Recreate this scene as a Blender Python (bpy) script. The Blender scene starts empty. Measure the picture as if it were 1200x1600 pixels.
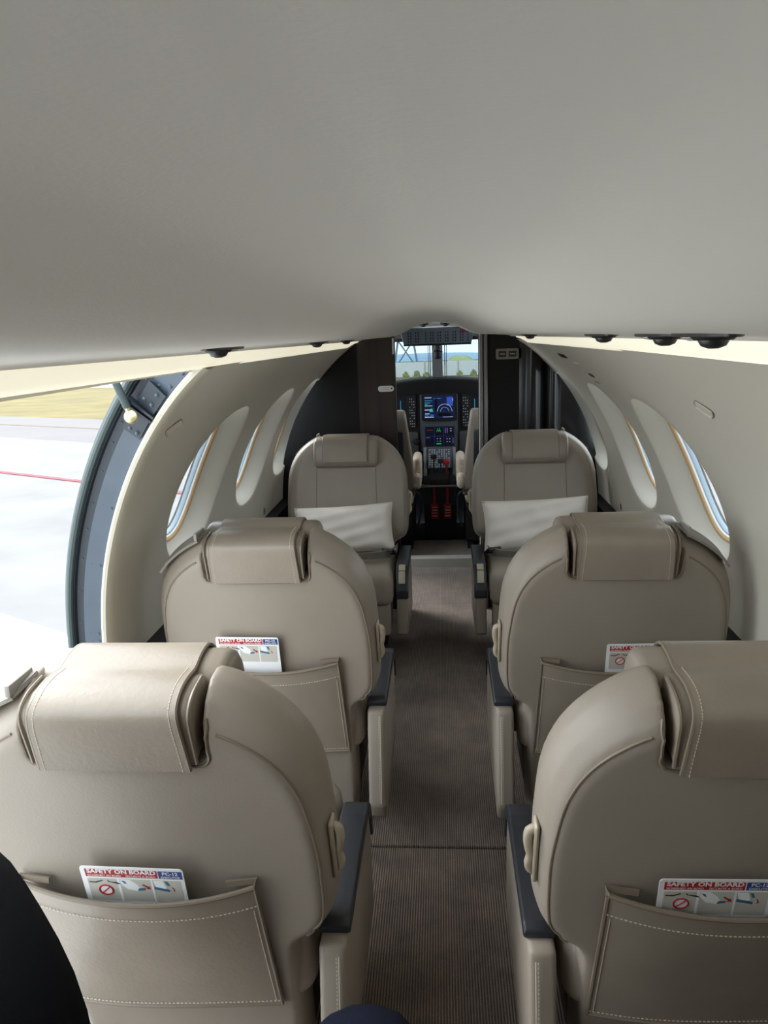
import bpy, bmesh, math, random
from mathutils import Vector, Matrix
from mathutils.bvhtree import BVHTree
R = math.radians
random.seed(7)
SC = bpy.context.scene
C = SC.collection

# ------------------------------------------------------------------ camera
CAM = Vector((0.03, 0.0, 1.40))
PITCH, YAW, ROLL = R(13.1), R(4.6), R(2.0)
fw = Vector((-math.sin(YAW)*math.cos(PITCH), math.cos(YAW)*math.cos(PITCH), -math.sin(PITCH)))
rt = Vector((math.cos(YAW), math.sin(YAW), 0))
up = rt.cross(fw)
rt2 = rt*math.cos(ROLL) - up*math.sin(ROLL)
up2 = up*math.cos(ROLL) + rt*math.sin(ROLL)
cd = bpy.data.cameras.new('camera')
cd.sensor_fit = 'VERTICAL'; cd.sensor_height = 32; cd.lens = 24.0
cd.clip_start = 0.01; cd.clip_end = 3000
cam = bpy.data.objects.new('camera', cd); C.objects.link(cam)
M = Matrix((rt2, up2, -fw)).transposed().to_4x4(); M.translation = CAM
cam.matrix_world = M
SC.camera = cam

# ------------------------------------------------------------------ world, sun, exposure
wd = bpy.data.worlds.new('overcast_sky'); SC.world = wd; wd.use_nodes = True
bgn = wd.node_tree.nodes['Background']
bgn.inputs[0].default_value = (0.86, 0.94, 1.0, 1)
bgn.inputs[1].default_value = 4.3
sd = bpy.data.lights.new('sun', 'SUN'); sd.energy = 3.0; sd.angle = R(24); sd.color = (1, .97, .92)
sun = bpy.data.objects.new('sun', sd); C.objects.link(sun); sun.rotation_euler = Vector((.78,-.45,-.75)).to_track_quat('-Z', 'Y').to_euler()
SC.view_settings.view_transform = 'Standard'; SC.view_settings.look = 'None'
SC.view_settings.gamma = 1; SC.view_settings.use_curve_mapping = False
SC.view_settings.exposure = 0.0
STRIP_E = 4.5

# ------------------------------------------------------------------ materials
MATS = {}
def lin(c):
    return tuple((v/12.92 if v <= .04045 else ((v+.055)/1.055)**2.4) for v in (x/255 for x in c))
def mat(name, rgb, rough=.5, metal=0, var=0, scale=8, bump=0, bscale=200, coat=0, emit=None, estr=0, stretch=(1,1,1), spec=.5, sheen=0):
    if name in MATS: return MATS[name]
    m = bpy.data.materials.new(name); m.use_nodes = True; MATS[name] = m
    nt = m.node_tree; b = nt.nodes['Principled BSDF']; c = lin(rgb)
    b.inputs['Base Color'].default_value = (*c, 1); b.inputs['Roughness'].default_value = rough
    b.inputs['Metallic'].default_value = metal; b.inputs['Specular IOR Level'].default_value = spec
    if coat: b.inputs['Coat Weight'].default_value = coat; b.inputs['Coat Roughness'].default_value = .12
    if sheen: b.inputs['Sheen Weight'].default_value = sheen
    if emit:
        b.inputs['Emission Color'].default_value = (*lin(emit), 1); b.inputs['Emission Strength'].default_value = estr
    tc = nt.nodes.new('ShaderNodeTexCoord'); mp = nt.nodes.new('ShaderNodeMapping')
    mp.inputs['Scale'].default_value = stretch; nt.links.new(tc.outputs['Object'], mp.inputs[0])
    if var:
        n = nt.nodes.new('ShaderNodeTexNoise'); n.inputs['Scale'].default_value = scale; n.inputs['Detail'].default_value = 5
        nt.links.new(mp.outputs[0], n.inputs['Vector'])
        r = nt.nodes.new('ShaderNodeValToRGB')
        r.color_ramp.elements[0].position = .3; r.color_ramp.elements[1].position = .7
        r.color_ramp.elements[0].color = (*[v*(1-var) for v in c], 1); r.color_ramp.elements[1].color = (*[min(1, v*(1+var)) for v in c], 1)
        nt.links.new(n.outputs[0], r.inputs[0]); nt.links.new(r.outputs[0], b.inputs['Base Color'])
    if bump:
        n2 = nt.nodes.new('ShaderNodeTexNoise'); n2.inputs['Scale'].default_value = bscale; n2.inputs['Detail'].default_value = 3
        nt.links.new(mp.outputs[0], n2.inputs['Vector'])
        bp = nt.nodes.new('ShaderNodeBump'); bp.inputs['Strength'].default_value = bump; bp.inputs['Distance'].default_value = .002
        nt.links.new(n2.outputs[0], bp.inputs['Height']); nt.links.new(bp.outputs[0], b.inputs['Normal'])
    return m

LEATHER = mat('taupe_leather', (153,143,131), .42, var=.05, scale=5, bump=.12, bscale=260, spec=.45)
LEATHER2 = mat('taupe_leather_headrest', (148,137,124), .38, var=.08, scale=9, bump=.2, bscale=120, spec=.5)
PIPE = mat('leather_piping', (128,116,101), .45)
STITCH = mat('pale_stitch', (205,196,180), .8)
BLACKPAD = mat('charcoal_pad', (44,47,54), .35, bump=.1)
PLBEIGE = mat('beige_plastic', (178,166,146), .3)
DARK = mat('dark_metal', (20,20,22), .5)
WALL = mat('cream_wall_panel', (216,211,198), .48, var=.02, scale=2, bump=.06, bscale=300)
CEIL = mat('grey_headliner', (232,229,222), .55, var=.015, scale=3, bump=.08, bscale=400)
STRIP = mat('cove_light_cover', (236,234,220), .4, emit=(255,248,222), estr=STRIP_E*.15)
RIM = mat('cream_rubber_rim', (214,209,192), .5)
JAMB = mat('blue_grey_painted_metal', (74,86,100), .45, var=.06, scale=14)
JAMBD = mat('dark_blue_grey_metal', (46,54,64), .5, var=.1, scale=20)
SEAL = mat('dark_rubber_seal', (60,74,76), .55)
TAN = mat('tan_window_frame', (224,186,138), .45)
WHITE = mat('white_plastic', (238,238,236), .4)
BLUEGREY = mat('pane_edge_grey', (150,166,178), .4)
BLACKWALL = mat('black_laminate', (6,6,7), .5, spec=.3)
BLACKGLOSS = mat('black_gloss_laminate', (16,16,18), .22, var=.2, scale=30, stretch=(1,1,.06))
WOOD = mat('dark_wenge_wood', (38,27,24), .4, var=.45, scale=24, stretch=(1,1,.05))
ALU = mat('brushed_aluminium', (150,150,150), .35, metal=.8)
CHROME = mat('chrome', (200,200,205), .2, metal=1)
GUN = mat('gunmetal', (70,70,72), .35, metal=.6)
WEB = mat('grey_webbing', (146,141,133), .85, bump=.6, bscale=500)
LINEN = mat('cream_linen', (240,232,222), .9, var=.03, scale=12, bump=.4, bscale=500)
SHEEP = mat('cream_sheepskin', (214,200,182), 1, var=.12, scale=60, bump=1, bscale=150)
CLOTHB = mat('black_trouser_cloth', (6,7,9), .95, bump=.3, bscale=500, spec=.1)
CLOTHN = mat('navy_cloth', (22,25,40), .95, bump=.3, bscale=500, spec=.1)
SKIN = mat('skin', (190,140,112), .55)
HAIR = mat('dark_hair', (24,20,18), .6)
PANELG = mat('instrument_grey', (72,80,88), .5)
PANELD = mat('instrument_black', (18,20,24), .5)
KEY = mat('key_white', (190,196,200), .5)
RED = mat('signal_red', (176,24,36), .5)
BLUE = mat('print_blue', (42,70,140), .5)
CARDW = mat('card_white', (240,242,244), .35)
CARDG = mat('card_grey', (196,194,184), .5)
REDFLAG = mat('red_fabric_tag', (140,22,28), .8, emit=(180,30,36), estr=0)

def glass(name, tint, refl=.06):
    m = bpy.data.materials.new(name); m.use_nodes = True; nt = m.node_tree
    for n in list(nt.nodes):
        if n.type != 'OUTPUT_MATERIAL': nt.nodes.remove(n)
    out = [n for n in nt.nodes if n.type == 'OUTPUT_MATERIAL'][0]
    t = nt.nodes.new('ShaderNodeBsdfTransparent'); t.inputs[0].default_value = (*tint, 1)
    g = nt.nodes.new('ShaderNodeBsdfGlossy'); g.inputs['Roughness'].default_value = .02
    mx = nt.nodes.new('ShaderNodeMixShader'); mx.inputs[0].default_value = refl
    nt.links.new(t.outputs[0], mx.inputs[1]); nt.links.new(g.outputs[0], mx.inputs[2]); nt.links.new(mx.outputs[0], out.inputs[0])
    return m
GLASS = glass('window_glass', (.93,.96,.98))
WGLASS = glass('windshield_glass', (.52,.56,.58))

def screen_mat(name, rgb, e):
    return mat(name, rgb, .3, emit=rgb, estr=e)

def carpet_mat():
    m = mat('ribbed_carpet', (104,93,84), .95, sheen=.2)
    nt = m.node_tree; b = nt.nodes['Principled BSDF']
    tc = nt.nodes.new('ShaderNodeTexCoord')
    w = nt.nodes.new('ShaderNodeTexWave'); w.bands_direction = 'X'; w.inputs['Scale'].default_value = 50
    w.inputs['Distortion'].default_value = 1.0; w.inputs['Detail'].default_value = 3; w.inputs['Detail Scale'].default_value = 6
    n = nt.nodes.new('ShaderNodeTexNoise'); n.inputs['Scale'].default_value = 7; n.inputs['Detail'].default_value = 6; n.inputs['Roughness'].default_value = .65
    n3 = nt.nodes.new('ShaderNodeTexNoise'); n3.inputs['Scale'].default_value = 350
    for k in (w, n, n3): nt.links.new(tc.outputs['Object'], k.inputs['Vector'])
    r = nt.nodes.new('ShaderNodeValToRGB'); e = r.color_ramp.elements
    e[0].position = .1; e[1].position = .9; e[0].color = (*lin((78,66,58)), 1); e[1].color = (*lin((140,124,110)), 1)
    nt.links.new(w.outputs['Color'], r.inputs[0])
    mx = nt.nodes.new('ShaderNodeMix'); mx.data_type = 'RGBA'; mx.blend_type = 'MULTIPLY'; mx.inputs[0].default_value = .75
    r2 = nt.nodes.new('ShaderNodeValToRGB'); f = r2.color_ramp.elements
    f[0].position = .36; f[0].color = (.52,.5,.5,1); f[1].position = .6; f[1].color = (1,1,1,1)
    nt.links.new(n.outputs[0], r2.inputs[0]); nt.links.new(r.outputs[0], mx.inputs[6]); nt.links.new(r2.outputs[0], mx.inputs[7])
    mx2 = nt.nodes.new('ShaderNodeMix'); mx2.data_type = 'RGBA'; mx2.blend_type = 'OVERLAY'; mx2.inputs[0].default_value = .5
    nt.links.new(mx.outputs[2], mx2.inputs[6]); nt.links.new(n3.outputs[0], mx2.inputs[7])
    nt.links.new(mx2.outputs[2], b.inputs['Base Color'])
    bp = nt.nodes.new('ShaderNodeBump'); bp.inputs['Strength'].default_value = .6; bp.inputs['Distance'].default_value = .003
    nt.links.new(w.outputs['Fac'], bp.inputs['Height']); nt.links.new(bp.outputs[0], b.inputs['Normal'])
    return m
CARPET = carpet_mat()

# ------------------------------------------------------------------ mesh helpers
def link(o, parent=None):
    C.objects.link(o)
    if parent is not None: o.parent = parent
    return o
def mk(name, bm, m, parent=None, smooth=True, auto=40):
    bmesh.ops.recalc_face_normals(bm, faces=bm.faces)
    me = bpy.data.meshes.new(name); bm.to_mesh(me); bm.free()
    return mko(name, me, m, parent, smooth, auto)
def mko(name, me, m, parent=None, smooth=True, auto=40):
    if m is not None:
        for x in (m if isinstance(m, (list, tuple)) else [m]): me.materials.append(x)
    if smooth:
        me.polygons.foreach_set('use_smooth', [True]*len(me.polygons))
        if auto: me.set_sharp_from_angle(angle=R(auto))
    return link(bpy.data.objects.new(name, me), parent)
def empty(name, loc=(0,0,0), rz=0):
    o = bpy.data.objects.new(name, None); o.empty_display_size = .05; o.location = loc; o.rotation_euler = (0,0,rz)
    return link(o)
def tag(o, label, cat, group=None):
    o['label'] = label; o['category'] = cat
    if group: o['group'] = group
    return o
def struct(o, label=None, cat=None):
    o['kind'] = 'structure'
    if label: o['label'] = label
    if cat: o['category'] = cat
    return o
def NB(): return bmesh.new()
def box(bm, lo, hi, bev=0, seg=2, mtx=None):
    r = bmesh.ops.create_cube(bm, size=1)
    s = [hi[i]-lo[i] for i in range(3)]; c = [(hi[i]+lo[i])/2 for i in range(3)]
    bmesh.ops.scale(bm, vec=s, verts=r['verts']); bmesh.ops.translate(bm, vec=c, verts=r['verts'])
    vs = r['verts']
    if bev:
        es = list({e for v in vs for e in v.link_edges})
        q = bmesh.ops.bevel(bm, geom=es, offset=bev, segments=seg, profile=.5, affect='EDGES', clamp_overlap=True)
        vs = list({v for v in q['verts']} | {v for v in vs if v.is_valid})
    if mtx is not None: bmesh.ops.transform(bm, matrix=mtx, verts=[v for v in vs if v.is_valid])
    return vs
def loft(bm, rings, closed=True, caps=True):
    vr = [[bm.verts.new(p) for p in r] for r in rings]
    n = len(rings[0])
    for a, b in zip(vr[:-1], vr[1:]):
        for i in range(n if closed else n-1):
            j = (i+1) % n
            try: bm.faces.new((a[i], a[j], b[j], b[i]))
            except ValueError: pass
    if caps and closed:
        for ring in (vr[0], vr[-1]):
            ce = bm.verts.new(sum((v.co for v in ring), Vector())/n)
            for i in range(n): bm.faces.new((ring[i], ring[(i+1) % n], ce))
    return vr
def tube(bm, pts, r, n=8, cyc=False, caps=True):
    pts = [Vector(p) for p in pts]; N = len(pts); rings = []; prev = None
    for i, p in enumerate(pts):
        a = pts[(i-1) % N] if (cyc or i > 0) else p; b = pts[(i+1) % N] if (cyc or i < N-1) else p
        t = (b-a); t = t.normalized() if t.length > 1e-9 else Vector((0,0,1))
        if prev is None:
            u = t.orthogonal().normalized()
        else:
            u = prev - t*prev.dot(t); u = u.normalized() if u.length > 1e-6 else t.orthogonal().normalized()
        prev = u; w = t.cross(u); rr = r[i] if isinstance(r, (list, tuple)) else r
        rings.append([p + (u*math.cos(k*2*math.pi/n) + w*math.sin(k*2*math.pi/n))*rr for k in range(n)])
    if cyc: rings.append(rings[0])
    loft(bm, rings, caps=caps and not cyc)
def cyl(bm, p0, p1, r, n=16, r2=None):
    p0 = Vector(p0); p1 = Vector(p1)
    tube(bm, [p0, p1], [r, r if r2 is None else r2], n)
def lathe(bm, prof, n=24, mtx=None):
    rings = [[Vector((r*math.cos(k*2*math.pi/n), r*math.sin(k*2*math.pi/n), z)) for k in range(n)] for r, z in prof]
    if mtx is not None: rings = [[mtx @ p for p in rg] for rg in rings]
    loft(bm, rings)
def prism(bm, poly, a, b, axis=0, bev=0, seg=2):
    def P(p, t):
        q = [0,0,0]; o = [i for i in range(3) if i != axis]; q[axis] = t; q[o[0]] = p[0]; q[o[1]] = p[1]; return q
    va = [bm.verts.new(P(p, a)) for p in poly]; vb = [bm.verts.new(P(p, b)) for p in poly]; n = len(poly)
    fs = [bm.faces.new(va), bm.faces.new(vb)]
    for i in range(n): fs.append(bm.faces.new((va[i], va[(i+1) % n], vb[(i+1) % n], vb[i])))
    bmesh.ops.recalc_face_normals(bm, faces=fs)
    if bev:
        es = list({e for v in va+vb for e in v.link_edges})
        bmesh.ops.bevel(bm, geom=es, offset=bev, segments=seg, profile=.5, affect='EDGES', clamp_overlap=True)
def ribbon(bm, path, wid, side, th=.0015):
    # path: points, side: width direction vector(s)
    rings = []
    N = len(path)
    for i, p in enumerate(path):
        p = Vector(p); t = (Vector(path[min(i+1,N-1)])-Vector(path[max(i-1,0)])).normalized()
        s = Vector(side[i] if isinstance(side, list) else side); s = (s - t*s.dot(t)).normalized(); nn = t.cross(s).normalized()
        w = wid[i] if isinstance(wid, list) else wid
        rings.append([p+s*w/2+nn*th, p-s*w/2+nn*th, p-s*w/2-nn*th, p+s*w/2-nn*th])
    loft(bm, rings)
def rrect(w, h, r, n=5, cx=0, cy=0):
    pts = []
    for (sx, sy, a0) in ((1,1,0), (-1,1,90), (-1,-1,180), (1,-1,270)):
        for k in range(n+1):
            a = R(a0 + 90*k/n); pts.append((cx+sx*(w/2-r)+r*math.cos(a), cy+sy*(h/2-r)+r*math.sin(a)))
    return pts
def spline(pts, n):
    # Catmull-Rom through points, n samples per span
    P = [Vector(p) for p in pts]; P = [2*P[0]-P[1]] + P + [2*P[-1]-P[-2]]; out = []
    for i in range(1, len(P)-2):
        for k in range(n):
            t = k/n
            out.append(.5*((2*P[i]) + (P[i+1]-P[i-1])*t + (2*P[i-1]-5*P[i]+4*P[i+1]-P[i+2])*t*t + (3*P[i]-P[i-1]-3*P[i+1]+P[i+2])*t**3))
    out.append(P[-2]); return out
def interp(tab, x):
    if x <= tab[0][0]: return tab[0][1]
    for (a, b), (c, d) in zip(tab[:-1], tab[1:]):
        if x <= c: return b + (d-b)*(x-a)/(c-a)
    return tab[-1][1]
def evaluated(o):
    bpy.context.view_layer.update()
    dg = bpy.context.evaluated_depsgraph_get()
    return bpy.data.meshes.new_from_object(o.evaluated_get(dg))
TXT = {}
def text_verts(s, size, bold=0.0, align='LEFT'):
    cu = bpy.data.curves.new('t', 'FONT'); cu.body = s; cu.size = size; cu.offset = bold; cu.align_x = align; cu.resolution_u = 2
    o = bpy.data.objects.new('t', cu); C.objects.link(o); me = evaluated(o)
    bm = NB(); bm.from_mesh(me); bpy.data.objects.remove(o); bpy.data.curves.remove(cu); bpy.data.meshes.remove(me)
    return bm
def text_obj(name, s, width, bold, m, mtx, parent):
    bm = text_verts(s, .02, bold)
    xs = [v.co.x for v in bm.verts]; k = width/(max(xs)-min(xs)); x0 = min(xs)
    for v in bm.verts: v.co = Vector(((v.co.x-x0)*k, v.co.y*k, 0))
    bm.transform(mtx); return mk(name, bm, m, parent, False)

# ================================================================== CABIN SHELL
A, B, ZC = .79, .92, .55
def wp(y, th, side, d=0.0):
    """point on the oval cabin side wall, d = depth outboard"""
    n = Vector((math.cos(th)/A, math.sin(th)/B)).normalized()
    return Vector((side*(A*math.cos(th)+n.x*d), y, ZC+B*math.sin(th)+n.y*d))
def th_of(z): return math.asin(max(-1, min(1, (z-ZC)/B)))
TH0, TH1 = th_of(.59), th_of(1.352)
DOOR = [(.0,1.70), (.4,1.70), (.693,1.675), (.851,1.63), (1.042,1.577), (1.218,1.483), (1.294,1.428), (1.351,1.355), (1.36,1.34)]
def door_y(th): return interp(DOOR, ZC+B*math.sin(th))
WH, WT = .26, .285          # half size of the scooped window recess (length, angle)
REV = [(1,1,0), (.985,.992,.002), (.95,.975,.008), (.90,.955,.017), (.84,.93,.028), (.77,.90,.040), (.70,.865,.050), (.655,.84,.055)]
def superell(a, k=2.35):
    c, s = math.cos(a), math.sin(a)
    return (math.copysign(abs(c)**(2/k), c), math.copysign(abs(s)**(2/k), s))
WC = .50
def window_patch(bm, side, yc, ya, yb):
    """wall patch around one window, from ya(th) to yb; includes the scooped reveal"""
    N = 192
    cs = []
    for (y, t) in ((yb,TH0), (yb,TH1), (ya(TH1),TH1), (ya(TH0),TH0)):
        cs.append(math.atan2((t-WC)/WT, (y-yc)/WH))
    angs = [2*math.pi*k/N-math.pi for k in range(N)]
    for c in cs:
        j = min(range(len(angs)), key=lambda q: abs(angs[q]-c)); angs[j] = c
    rings = {}
    outer = []
    for a in angs:
        ex, ey = superell(a); L0 = (ex*WH, ey*WT)
        # direct ray by angle
        dx, dy = math.cos(a)*WH, math.sin(a)*WT
        lo, hi = 0, 12
        for _ in range(40):
            mid = (lo+hi)/2; t = WC+dy*mid; y = yc+dx*mid
            ok = TH0 <= t <= TH1 and y <= yb and y >= ya(max(TH0, min(TH1, t)))
            if ok: lo = mid
            else: hi = mid
        outer.append((yc+dx*lo, WC+dy*lo))
    K = 9
    vr = []
    for k in range(K):
        f = (k/(K-1)); ring = []
        for a, o in zip(angs, outer):
            ex, ey = superell(a); i = (yc+ex*WH, WC+ey*WT)
            ring.append(bm.verts.new(wp(o[0]+(i[0]-o[0])*f, o[1]+(i[1]-o[1])*f, side)))
        vr.append(ring)
    for s, st_, d in REV[1:]:
        vr.append([bm.verts.new(wp(yc+superell(a)[0]*WH*s, WC+superell(a)[1]*WT*st_, side, d)) for a in angs])
    for p, q in zip(vr[:-1], vr[1:]):
        for i in range(N): bm.faces.new((p[i], p[(i+1)%N], q[(i+1)%N], q[i]))
def wall_grid(bm, side, ya, yb, t0, t1, ny=8, nt=24):
    vs = []
    for i in range(nt+1):
        t = t0+(t1-t0)*i/nt; a = ya(t) if callable(ya) else ya
        vs.append([bm.verts.new(wp(a+(yb-a)*j/ny, t, side)) for j in range(ny+1)])
    for i in range(nt):
        for j in range(ny): bm.faces.new((vs[i][j], vs[i][j+1], vs[i+1][j+1], vs[i+1][j]))

WIN = {1: [2.15, 2.83, 3.63], -1: [2.25, 3.0, 3.66]}
BULK = 3.78
def build_wall(side, name):
    bm = NB(); ws = WIN[side]
    mids = [(ws[0]+ws[1])/2, (ws[1]+ws[2])/2]
    if side < 0:
        ya0 = lambda t: door_y(t)
    else:
        ya0 = lambda t: 1.70
        wall_grid(bm, side, -1.1, 1.70, TH0, TH1, 10, 24)
    window_patch(bm, side, ws[0], ya0, mids[0])
    window_patch(bm, side, ws[1], lambda t: mids[0], mids[1])
    window_patch(bm, side, ws[2], lambda t: mids[1], 3.93)
    if side < 0:
        wall_grid(bm, side, -1.1, .12, TH0, TH1, 4, 24)
    bmesh.ops.remove_doubles(bm, verts=bm.verts, dist=.0004)
    for y in mids + ([1.70] if side > 0 else []):      # added strips sealing cracks between wall patches against outside light
        loft(bm, [[wp(y-.02, TH0+(TH1-TH0)*i/40, side, .0025), wp(y+.02, TH0+(TH1-TH0)*i/40, side, .0025)] for i in range(41)], closed=False)
    return struct(mk(name, bm, WALL, None, True, 60))
wl = build_wall(-1, 'wall_left'); wr = build_wall(1, 'wall_right')
# dark lower side walls with a narrow ledge
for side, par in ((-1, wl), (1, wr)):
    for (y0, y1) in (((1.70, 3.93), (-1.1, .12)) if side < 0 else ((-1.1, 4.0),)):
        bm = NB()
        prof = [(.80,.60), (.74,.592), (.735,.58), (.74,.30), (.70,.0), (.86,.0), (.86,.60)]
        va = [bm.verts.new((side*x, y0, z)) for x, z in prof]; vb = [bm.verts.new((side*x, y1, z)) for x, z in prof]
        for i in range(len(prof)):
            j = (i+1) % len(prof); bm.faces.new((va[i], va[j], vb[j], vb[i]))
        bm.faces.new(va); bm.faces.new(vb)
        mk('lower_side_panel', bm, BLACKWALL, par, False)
# windows: tan frame, pale rings, pane
WLAB = ['nearest the camera', 'in the middle', 'beside the dark bulkhead']
wi = 0
for side in (-1, 1):
    for k, yc in enumerate(WIN[side]):
        wi += 1
        def ering(s, st_, d, n=64): return [wp(yc+superell(2*math.pi*i/n)[0]*WH*s, WC+superell(2*math.pi*i/n)[1]*WT*st_, side, d) for i in range(n)]
        w = empty('window_%d' % wi)
        struct(w, '%s cabin window %s' % ('left' if side < 0 else 'right', WLAB[k]), 'window')
        bm = NB(); loft(bm, [ering(.675,.853,.0535), ering(.657,.842,.0542), ering(.63,.828,.0555), ering(.605,.812,.058), ering(.595,.806,.062)], caps=False); mk('tan_frame', bm, TAN, w)
        bm = NB(); loft(bm, [ering(.605,.813,.0605), ering(.59,.801,.061), ering(.583,.796,.063), ering(.578,.792,.068)], caps=False); mk('white_inner_ring', bm, WHITE, w)
        bm = NB(); loft(bm, [ering(.59,.80,.0665), ering(.568,.782,.067), ering(.558,.776,.071), ering(.553,.773,.080)], caps=False); mk('outer_frame_ring', bm, BLUEGREY, w)
        bm = NB(); r0 = ering(.605,.81,.069); vs = [bm.verts.new(p) for p in r0]; c = bm.verts.new(wp(yc, WC, side, .069))
        for i in range(64): bm.faces.new((vs[i], vs[(i+1)%64], c))
        mk('pane', bm, GLASS, w)
        bm = NB(); loft(bm, [ering(.70,.87,.0525), ering(.70,.87,.086), ering(.553,.773,.086)], caps=False); mk('window_plug', bm, WHITE, w)

# ceiling: gull-wing headliner with a shallow centre dome
CP = [(0,1.458), (.04,1.455), (.08,1.447), (.115,1.433), (.15,1.416), (.18,1.4035), (.21,1.397), (.25,1.394), (.30,1.391), (.345,1.387), (.362,1.381)]
def ceil_prof(dy):
    half = spline([Vector((x, z, 0)) for x, z in CP], 4)
    pts = [(-p.x, p.y) for p in reversed(half)] + [(p.x, p.y) for p in half[1:]]
    return [(x, z-.004*dy) for x, z in pts]
bm = NB(); rings = []
for i in range(21):
    y = -1.1+(BULK+.04+1.1)*i/20; rings.append([(x, y, z) for x, z in ceil_prof(y)])
loft(bm, rings, closed=False)
pr = ceil_prof(BULK+.04)
loft(bm, [[(x, BULK+.04, z) for x, z in pr], [(x, BULK+.05, z+.008) for x, z in pr], [(x, BULK+.05, z+.06) for x, z in pr]], closed=False)
ceil = struct(mk('ceiling', bm, CEIL, None, True, 80))
# closing skin above the coves
for side in (-1, 1):
    bm = NB()
    loft(bm, [[(side*.362, y, 1.381-.004*y), (side*.37, y, 1.41), (side*.40, y, 1.42), (side*.42, y, 1.345)] for y in (-1.1, 3.84)], closed=False)
    mk('cove_housing', bm, CEIL, ceil, False)
# cove light strips
for side, nm in ((-1, 'trim_1'), (1, 'trim_2')):
    bm = NB(); yend = 3.72 if side < 0 else 3.55
    rings = []
    for i in range(24):
        y = -1.1+(yend+1.1)*i/23; d = -.004*y
        k = 1 if i < 23 else .55
        top = (side*.360, y, 1.3815+d); bot = (side*.392, y, 1.3815+d-(.0265*k)); 
        rings.append([top, (side*.366, y, 1.376+d), (side*.380, y, 1.3815+d-.018*k), bot, (side*.402, y, 1.3815+d-.024*k), (side*.39, y, 1.39+d)])
    loft(bm, rings)
    struct(mk(nm, bm, STRIP, None, True, 50), 'pale glowing cove light strip along the %s ceiling edge' % ('left' if side < 0 else 'right'), 'light strip')

# floor
bm = NB(); box(bm, (-.8,-1.1,-.05), (.8,3.85,-.008)); box(bm, (-.8,3.85,-.05), (.8,5.64,-.008))
fl = struct(mk('floor', bm, DARK, None, False))
for (y0, y1) in ((-1.1, 1.872), (1.884, 4.50)):
    bm = NB(); box(bm, (-.72 if y1 < 2 else -.72, y0, -.009), (.72, min(y1, 3.85), 0), .002)
    if y1 > 4: box(bm, (-.40, 3.85, -.009), (.40, y1, 0), .002)
    mk('carpet_panel', bm, CARPET, fl, False)
bm = NB(); box(bm, (-.38,4.56,-.009), (.38,5.12,.0), .002); mk('carpet_panel', bm, CARPET, fl, False)
bm = NB(); prism(bm, [(4.50,-.01), (4.50,.052), (4.515,.06), (4.55,.06), (4.56,.05), (4.56,-.01)], -.36, .36, 0); mk('door_sill', bm, mat('silver_sill', (150,146,140), .4), fl, False)
# aft wall behind the camera
bm = NB()
box(bm, (-.85,-1.14,-.05), (.85,-1.1,1.5)); struct(mk('wall_aft', bm, WALL, None, False))

# ---------------------------------------------------------------- cargo door frame (left)
d1 = empty('door_1', (-.78,1.68,0)); struct(d1, 'open cargo doorway with blue-grey riveted frame in the left wall', 'doorway')
inv = Matrix.Translation(-Vector(d1.location))
THS = [th_of(.02)+(th_of(1.352)-th_of(.02))*i/48 for i in range(49)]
def jp(th, d, dy=0.0):
    z = ZC+B*math.sin(th)
    return wp(door_y(th)+dy, th, -1, d)
# smooth the door edge
def sm(n=3):
    global DOOR
    ys = [interp(DOOR, .02+1.34*i/60) for i in range(61)]
    for _ in range(30): ys = [ys[0]] + [(ys[i-1]+2*ys[i]+ys[i+1])/4 for i in range(1, 60)] + [ys[-1]]
    DOOR = [(.02+1.34*i/60, ys[i]) for i in range(61)]
sm()
def jband(name, prof, m):
    bm = NB(); loft(bm, [[jp(t, d, dy) for d, dy in prof] for t in THS], closed=False); bm.transform(inv); return mk(name, bm, m, d1)
jband('rim_trim', [(-.004,.06), (-.005,.03), (-.004,.006), (0,-.004), (.006,-.007), (.011,-.004), (.013,.004), (.013,.012)], RIM)
jband('jamb_panel', [(.012,.010), (.013,.006), (.054,.000), (.055,.004)], JAMB)
jband('jamb_step', [(.054,.004), (.055,.014), (.060,.014), (.076,.012), (.078,.002), (.080,.002)], JAMBD)
bm = NB(); tube(bm, [jp(t, .087, -.002) for t in THS], .0075, 8); bm.transform(inv); mk('rubber_seal', bm, SEAL, d1)
bm = NB(); loft(bm, [[jp(t, .080, .0), jp(t, .080, .05), jp(t, .10, .05), jp(t, .10, .002), jp(t, .094,-.004)] for t in THS], closed=False); bm.transform(inv); mk('outer_skin_edge', bm, SEAL, d1)
# rivets (tiny, joined)
bm = NB()
def rivet(p, n, r=.0035):
    q = Vector((0,0,1)).rotation_difference(n).to_matrix().to_4x4(); q.translation = p
    lathe(bm, [(r,0), (r*.8,r*.5), (r*.35,r*.75)], 8, q)
for i, z in enumerate([.10,.25,.40,.55,.70,.72,.90,1.04]):
    t = th_of(z)
    for d in (.022,.042): rivet(jp(t, d, .004), Vector((0,-1,0)))
for z in (.3,.5,.62,.74,.82,.9,.97,1.03,1.1,1.16,1.2,1.28,1.32):
    rivet(jp(th_of(z), .068, .013), Vector((0,-1,0)), .003)
for z, d in ((1.275,.024),(1.29,.040),(1.30,.022),(1.318,.038),(1.325,.02),(1.34,.03)): rivet(jp(th_of(z), d, .004), Vector((0,-1,0)), .004)
bm.transform(inv); rv = mk('rivets', bm, JAMB, d1); rv['kind'] = 'stuff'
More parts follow.
